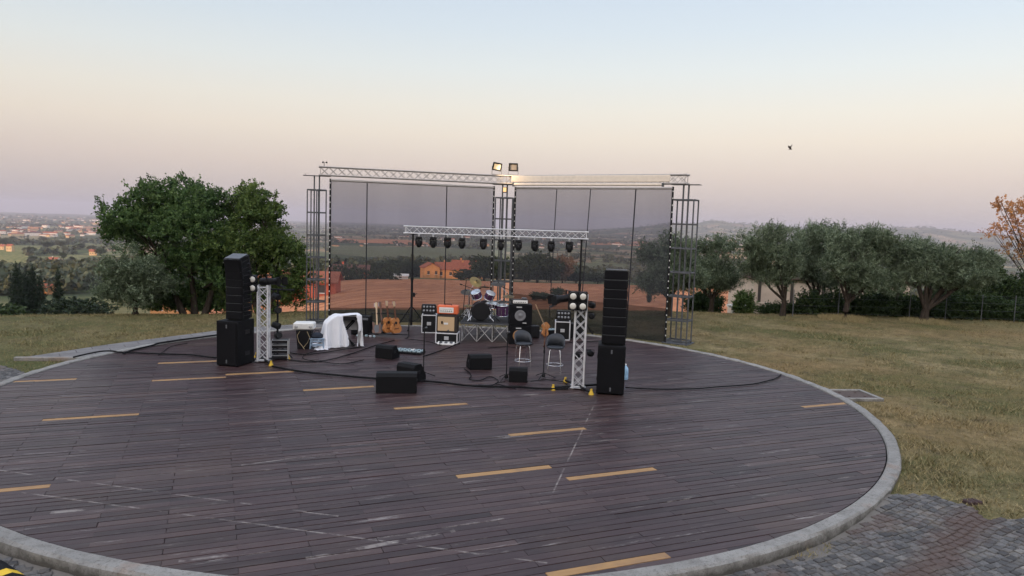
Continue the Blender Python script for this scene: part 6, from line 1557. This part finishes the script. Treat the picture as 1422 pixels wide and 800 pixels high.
# ------------------------------------------------------------------ houses
def house(px, py, d, w, dp_, h, rh, rz, wall, roof, label, chim=1, win=3, gable='x', name='house', group=None):
    p = P(px, py, d); z = tz(p.x, p.y); t = thing(name, label, 'house', (p.x, p.y, z), rz, group)
    mb = MB(); wallbox(mb, -w / 2, w / 2, -dp_ / 2, dp_ / 2, -2.5, h)
    if gable == 'x': mb.add([(sx * w / 2, sy * dp_ / 2, h) for sx in (-1, 1) for sy in (-1, 1)] + [(-w / 2, 0, h + rh), (w / 2, 0, h + rh)], [(0, 1, 4), (2, 5, 3)])
    else: mb.add([(sx * w / 2, sy * dp_ / 2, h) for sx in (-1, 1) for sy in (-1, 1)] + [(0, -dp_ / 2, h + rh), (0, dp_ / 2, h + rh)], [(0, 4, 2), (1, 3, 5)])
    mb.build('wall', M[wall], t)
    mb = MB(); e = .45; th_ = .22
    a_, b_ = (w, dp_) if gable == 'x' else (dp_, w); R_ = RZ(0) if gable == 'x' else RZ(math.pi / 2); mb.M = R_; L = a_ / 2 + e
    for s in (-1, 1):
        k = rh / (b_ / 2); y1 = s * (b_ / 2 + e); zz = h - e * k
        mb.add([(-L, 0, h + rh + .03), (L, 0, h + rh + .03), (L, y1, zz + .03), (-L, y1, zz + .03), (-L, 0, h + rh + th_), (L, 0, h + rh + th_), (L, y1, zz + th_), (-L, y1, zz + th_)], [(3, 2, 1, 0), (4, 5, 6, 7), (0, 1, 5, 4), (1, 2, 6, 5), (2, 3, 7, 6), (3, 0, 4, 7)])
    rf = mb.build('roof', M[roof], t)
    for k in range(chim):
        mb = MB(); cx0 = (-.25 + .5 * k) * w; mb.box((cx0, dp_ * .12, h + rh * .75 + .6), (.7, .7, 1.8), .03); mb.box((cx0, dp_ * .12, h + rh * .75 + 1.55), (.9, .9, .14), .02); mb.build('chimney', M[wall], rf)
    for k in range(win):
        x = -w / 2 + w * (k + .5) / win; mb = MB(); wallbox(mb, x - .5, x + .5, -dp_ / 2 - .06, -dp_ / 2 + .004, h * .42, h * .42 + 1.35); wn = mb.build('window', M['shutter'], t)
        mb = MB(); wallbox(mb, x - .6, x + .6, -dp_ / 2 - .14, -dp_ / 2 - .002, h * .42 - .14, h * .42 - .004); mb.build('sill', M['plaster_w'], wn)
    return t
house(630, 386, 305, 15.5, 9, 4.2, 2.6, R(12), 'plaster_o', 'rooftile', 'farmhouse with red roof and two chimneys beyond the ploughed field', 2, 4, name='farmhouse')
house(597, 386, 300, 6.5, 8, 4.6, 1.8, R(20), 'plaster_o', 'rooftile', 'orange gabled wing at the near end of the farmhouse', 0, 2, 'y', 'farmhouse')
house(650, 385, 318, 14, 8, 5.6, 2.4, R(-6), 'plaster_o', 'rooftile', 'long red-roofed barn behind the farmhouse', 1, 3, name='barn')
house(488, 388, 270, 13, 8, 3.0, 2.0, R(8), 'plaster_r', 'brownroof', 'low brown-roofed barn above the dark hedge', 1, 2, name='barn')
house(470, 386, 262, 7, 7, 2.4, 1.8, R(-10), 'plaster_y', 'brownroof', 'small brown-roofed shed next to the low brown-roofed barn', 0, 1, name='shed')
house(432, 396, 128, 9.5, 6, 3.2, 1.5, R(5), 'plaster_r', 'rooftile', 'brick red house seen through the bars of the steel tower', 0, 2)
house(382, 398, 140, 8.0, 6, 3.8, 1.6, R(-8), 'plaster_o', 'rooftile', 'orange house glimpsed through the yellow-green tree', 1, 2)
house(243, 402, 138, 7, 6, 3.4, 1.6, R(6), 'plaster_o', 'rooftile', 'orange house glimpsed through the foot of the large leafy tree', 1, 2)
house(64, 401, 300, 6.8, 6, 2.6, 1.6, R(-15), 'plaster_o', 'rooftile', 'small orange house just behind the cypresses', 1, 2)
house(53, 367, 560, 11, 9, 5, 2.6, R(20), 'plaster_y', 'brownroof', 'bright yellow house with grey-brown roof above the vineyard slope', 1, 3)
house(75, 350, 800, 13, 10, 6, 3, R(-15), 'plaster_w', 'rooftile', 'tall white house with red roof in the left valley', 1, 3)
house(114, 363, 560, 12, 8, 4, 2.4, R(10), 'plaster_y', 'rooftile', 'yellow house half hidden by trees in the left valley', 1, 3)
house(146, 365, 540, 15, 8, 4.2, 2.4, R(-5), 'plaster_w', 'rooftile', 'pink-roofed long house beside the large leafy tree', 1, 4)
house(129, 338, 1000, 9, 8, 5.5, 2.6, R(25), 'plaster_y', 'rooftile', 'bright yellow villa far down the left valley', 1, 3)
house(14, 330, 1000, 7, 7, 8, 2.4, R(5), 'plaster_y', 'rooftile', 'narrow pale tower house at the edge of the left valley', 0, 2)
house(3, 330, 1050, 11, 8, 5.5, 2.6, R(-8), 'plaster_y', 'rooftile', 'pale house beside the narrow pale tower house', 1, 3)
house(556, 392, 250, 5, 2.2, 1.3, .5, R(4), 'plaster_w', 'plaster_w', 'white low shed at the field edge left of the farmhouse', 0, 1, name='shed')
house(1395, 372, 420, 24, 9, 5, 2.4, R(-10), 'plaster_y', 'rooftile', 'sunlit pale house below the rusty tree', 1, 4)
house(1418, 372, 440, 14, 9, 5.5, 2.4, R(12), 'plaster_y', 'rooftile', 'sunlit house at the photo edge below the rusty tree', 1, 3)
# specks of houses far out on the plain
def speck(col, roof):
    mb = MB(); wallbox(mb, -6, 6, -5, 5, -3, 5.5); mb.cur = 1
    mb.add([(-6.4, -5.4, 5.5), (6.4, -5.4, 5.5), (6.4, 5.4, 5.5), (-6.4, 5.4, 5.5), (-6.4, 0, 8), (6.4, 0, 8)], [(0, 1, 5, 4), (2, 3, 4, 5), (0, 4, 3), (1, 2, 5)])
    return mb.build('far_house', [M[col], M[roof]])
protos = [speck('plaster_w', 'rooftile'), speck('plaster_y', 'rooftile'), speck('plaster_w', 'brownroof')]
rs_ = random.Random(21); cnt = 0
for i in range(230):
    px = rs_.choice([rs_.uniform(-20, 150), rs_.uniform(-20, 150), rs_.uniform(455, 930), rs_.uniform(975, 1120)])
    py = (289 + .0328 * px - 3) + 10 ** rs_.uniform(1.08, 1.62); p = T(px, py, 900)
    if math.hypot(p.x, p.y) > 9000: continue
    pr_ = rs_.choice(protos); c = pr_ if pr_.get('label') is None else pr_.copy()
    if c is not pr_: COL.objects.link(c)
    sc = rs_.uniform(.55, 1.35); c.location = p; c.rotation_euler = (0, 0, rs_.uniform(0, 3)); c.scale = (sc * rs_.uniform(.8, 3.2), sc, sc * rs_.uniform(.8, 1.3)); tag(c, 'tiny pale house among many scattered over the hazy plain', 'house', 'far houses scattered over the plain'); cnt += 1
# woods and hedgerows of the valley and plain: one mass of small crowns
rg = np.random.RandomState(77); N = 26000
azs = np.radians(rg.uniform(-42, 42, N)); rad = 330 * (9000 / 330.) ** rg.rand(N); x, y = rad * np.sin(azs), rad * np.cos(azs)
mk = np.maximum(vnoise(x / 160 + 7, y / 260, 3) * .7 + vnoise(x / 45, y / 60, 9) * .3, np.abs(vnoise(x / 520 + 40, y / 420, 5) - .5) < .022)
keep = (mk > np.where((azs < R(-19)) & (rad < 1100), .66, .575)) & (rad > 350)
for q in [a_, [T(*c, 200) for c in [(455, 353), (700, 362), (700, 349), (455, 341)]], [T(*c, 200) for c in [(470, 337), (600, 343), (590, 336), (465, 331)]], [T(*c, 200) for c in [(720, 372), (880, 380), (870, 368), (740, 362)]]]:
    pl = [(v_.x, v_.y) for v_ in q]
    for i_ in np.where(keep)[0]:
        if inpoly(x[i_], y[i_], pl): keep[i_] = False
X_, Y_, RA_ = x[keep], y[keep], rad[keep]; VV, TT = [], []
for x, y, rad, K, cs in ((X_[RA_ < 900], Y_[RA_ < 900], RA_[RA_ < 900], 64, .42), (X_[RA_ >= 900], Y_[RA_ >= 900], RA_[RA_ >= 900], 12, 1.0)):
  n = len(x); z = terrain(x, y); hgt = rg.uniform(5, 11, n) * (1 + rad / 9000); c = rg.normal(size=(n, K, 3)); c /= np.linalg.norm(c, axis=2)[..., None]; c = c * np.array([.62, .62, .42]) * rg.uniform(.55, 1, (n, K, 1)); c[..., 2] += .52
  c = c * hgt[:, None, None] + np.stack([x, y, z], 1)[:, None, :]
  u1 = rg.normal(size=(n, K, 3)); u1 /= np.linalg.norm(u1, axis=2)[..., None]; u2 = np.cross(u1, rg.normal(size=(n, K, 3))); u2 /= np.linalg.norm(u2, axis=2)[..., None]
  s1 = (hgt[:, None] * rg.uniform(.25, .42, (n, K)) * cs)[..., None]
  v = np.stack([c - u1 * s1, c + u2 * s1 * .7, c + u1 * s1, c - u2 * s1 * .7], 2).reshape(-1, 3)
  VV.append(v); TT.append(np.clip(.45 + .25 * rg.normal(size=n * K), 0, 1))
v = np.concatenate(VV)
wd = npmesh('woods', v, np.arange(len(v)).reshape(-1, 4), M['valley_tree'], attr={'tint': np.concatenate(TT)}); tag(wd, 'dark woods and hedgerows spread over the valley and the hazy plain', 'woods', kind='stuff')
# ------------------------------------------------------------------ bird
bpos = P(1097.5, 205, 70); bi = thing('bird', 'small dark bird gliding high above the olive trees', 'bird', bpos, .6)
mb = MB(); mb.M = RX(R(-70)) @ RZ(.4)
mb.lathe([(.001, -.22), (.04, -.18), (.065, -.05), (.055, .08), (.035, .14), (.045, .18), (.03, .23), (.006, .28)], 10, RX(R(-90)))
for s in (-1, 1):
    mb.add([(s * .03, -.10, .01), (s * .03, .10, .01), (s * .22, .13, .07), (s * .46, -.02, .02), (s * .24, -.03, .06), (s * .03, -.10, -.012), (s * .03, .10, -.012), (s * .22, .13, .045), (s * .46, -.02, .008), (s * .24, -.03, .04)], [(0, 1, 2, 4), (4, 2, 3), (5, 9, 7, 6), (9, 8, 7), (0, 4, 9, 5), (4, 3, 8, 9), (3, 2, 7, 8), (2, 1, 6, 7)])
mb.add([(-.03, -.18, 0), (.03, -.18, 0), (.07, -.34, .004), (-.07, -.34, .004), (-.03, -.18, -.012), (.03, -.18, -.012), (.07, -.34, -.006), (-.07, -.34, -.006)], [(0, 1, 2, 3), (7, 6, 5, 4), (0, 3, 7, 4), (1, 5, 6, 2), (2, 6, 7, 3)])
mb.build('body', M['black'], bi)

# ------------------------------------------------------------------ sky, sun, haze
SUN_EL, SUN_AZ = R(6.0), R(195)          # low sun behind the viewpoint; azimuth clockwise from +Y
w = bpy.data.worlds.new('World'); scene.world = w; w.use_nodes = True; t = w.node_tree; t.nodes.clear()
def wn(typ, **kw):
    x = t.nodes.new('ShaderNode' + typ)
    for k, v in kw.items(): setattr(x, k, v)
    return x
out = wn('OutputWorld'); bgn = wn('Background'); sky = wn('TexSky'); sky.sky_type = 'NISHITA'; sky.sun_disc = False; sky.sun_elevation = SUN_EL; sky.sun_rotation = SUN_AZ; sky.air_density = 1.2; sky.dust_density = 2.5; sky.ozone_density = 1.5
co = wn('TexCoord'); sx = wn('SeparateXYZ'); t.links.new(co.outputs['Generated'], sx.inputs[0])
rp = wn('ValToRGB'); t.links.new(sx.outputs[2], rp.inputs[0])
def s2l(c): return [((v / 255) / 12.92 if v <= 10 else (((v / 255) + .055) / 1.055) ** 2.4) for v in c]
SKYSTOPS = [(0.0, (184, 175, 178)), (.03, (199, 187, 184)), (.07, (218, 203, 194)), (.115, (232, 220, 206)), (.15, (232, 226, 215)), (.20, (223, 227, 226)), (.25, (211, 221, 229)), (.31, (200, 213, 228)), (.5, (202, 216, 238)), (1.0, (200, 216, 244))]
e = rp.color_ramp.elements
while len(e) < len(SKYSTOPS): e.new(.5)
for i, (p, c) in enumerate(SKYSTOPS): e[i].position = p; e[i].color = (*s2l(c), 1)
STR = 0.10
gain = wn('VectorMath', operation='SCALE'); t.links.new(rp.outputs[0], gain.inputs[0]); gain.inputs['Scale'].default_value = 0.73 / STR
mixn = wn('Mix', data_type='RGBA'); mixn.inputs[0].default_value = .90; t.links.new(sky.outputs[0], mixn.inputs[6]); t.links.new(gain.outputs[0], mixn.inputs[7])
# twilight glow on the sun's side of the sky (behind the viewpoint)
dt = wn('VectorMath', operation='DOT_PRODUCT'); t.links.new(co.outputs['Generated'], dt.inputs[0]); dt.inputs[1].default_value = (math.sin(SUN_AZ), math.cos(SUN_AZ), .12)
mr = wn('MapRange', interpolation_type='SMOOTHSTEP'); t.links.new(dt.outputs['Value'], mr.inputs[0]); mr.inputs[1].default_value = .05; mr.inputs[2].default_value = 1.0
glow = wn('VectorMath', operation='SCALE'); glow.inputs[0].default_value = (1.0, .85, .72); t.links.new(mr.outputs[0], glow.inputs['Scale'])
gl2 = wn('VectorMath', operation='SCALE'); t.links.new(glow.outputs[0], gl2.inputs[0]); gl2.inputs['Scale'].default_value = 0.85 / STR
addn = wn('VectorMath', operation='ADD'); t.links.new(mixn.outputs[2], addn.inputs[0]); t.links.new(gl2.outputs[0], addn.inputs[1])
up = wn('MapRange', interpolation_type='SMOOTHSTEP'); t.links.new(sx.outputs[2], up.inputs[0]); up.inputs[1].default_value = .30; up.inputs[2].default_value = .8; up.inputs[3].default_value = 1.0; up.inputs[4].default_value = 1.22
fin = wn('VectorMath', operation='SCALE'); t.links.new(addn.outputs[0], fin.inputs[0]); t.links.new(up.outputs[0], fin.inputs['Scale'])
az_ = wn('MapRange'); t.links.new(sx.outputs[0], az_.inputs[0]); az_.inputs[1].default_value = -.6; az_.inputs[2].default_value = .6; az_.inputs[3].default_value = .93; az_.inputs[4].default_value = 1.05
fin2 = wn('VectorMath', operation='SCALE'); t.links.new(fin.outputs[0], fin2.inputs[0]); t.links.new(az_.outputs[0], fin2.inputs['Scale'])
t.links.new(fin2.outputs[0], bgn.inputs[0]); bgn.inputs[1].default_value = STR; t.links.new(bgn.outputs[0], out.inputs[0])
sd = bpy.data.lights.new('sun', 'SUN'); sd.energy = 2.0; sd.angle = R(.5); sd.color = (1, .55, .27)
so = bpy.data.objects.new('sun', sd); COL.objects.link(so)
dirv = Vector((math.sin(SUN_AZ) * math.cos(SUN_EL), math.cos(SUN_AZ) * math.cos(SUN_EL), math.sin(SUN_EL))); so.rotation_euler = dirv.to_track_quat('Z', 'Y').to_euler(); so.location = (0, -30, 40)
HAZE = True
if HAZE:
    tm = NT('evening_haze'); pv = tm.n('VolumePrincipled', {'Color': (.80, .79, .90), 'Density': .000105, 'Anisotropy': .2}); tm.t.links.new(pv.outputs[0], tm.out.inputs['Volume'])
    mb = MB(); zt_ = 130.0; mb.add([(x, y, z) for x in (-15200, 15200) for y in (-15200, 15200) for z in (-135, zt_)], [(0, 1, 3, 2), (4, 6, 7, 5), (0, 4, 5, 1), (2, 3, 7, 6), (0, 2, 6, 4), (1, 5, 7, 3)])
    tag(mb.build('haze', tm.m), 'pale evening haze over the whole valley', 'haze', kind='stuff')
scene.view_settings.view_transform = 'Standard'; scene.view_settings.look = 'None'; scene.view_settings.exposure = 0.70; scene.view_settings.gamma = 1
c = scene.cycles; c.use_denoising = True; c.max_bounces = 6; c.diffuse_bounces = 2; c.glossy_bounces = 2; c.transmission_bounces = 4; c.transparent_max_bounces = 16; c.volume_bounces = 0; c.caustics_reflective = False; c.caustics_refractive = False
c.volume_step_rate = 1.0; c.use_adaptive_sampling = True; c.adaptive_threshold = .02
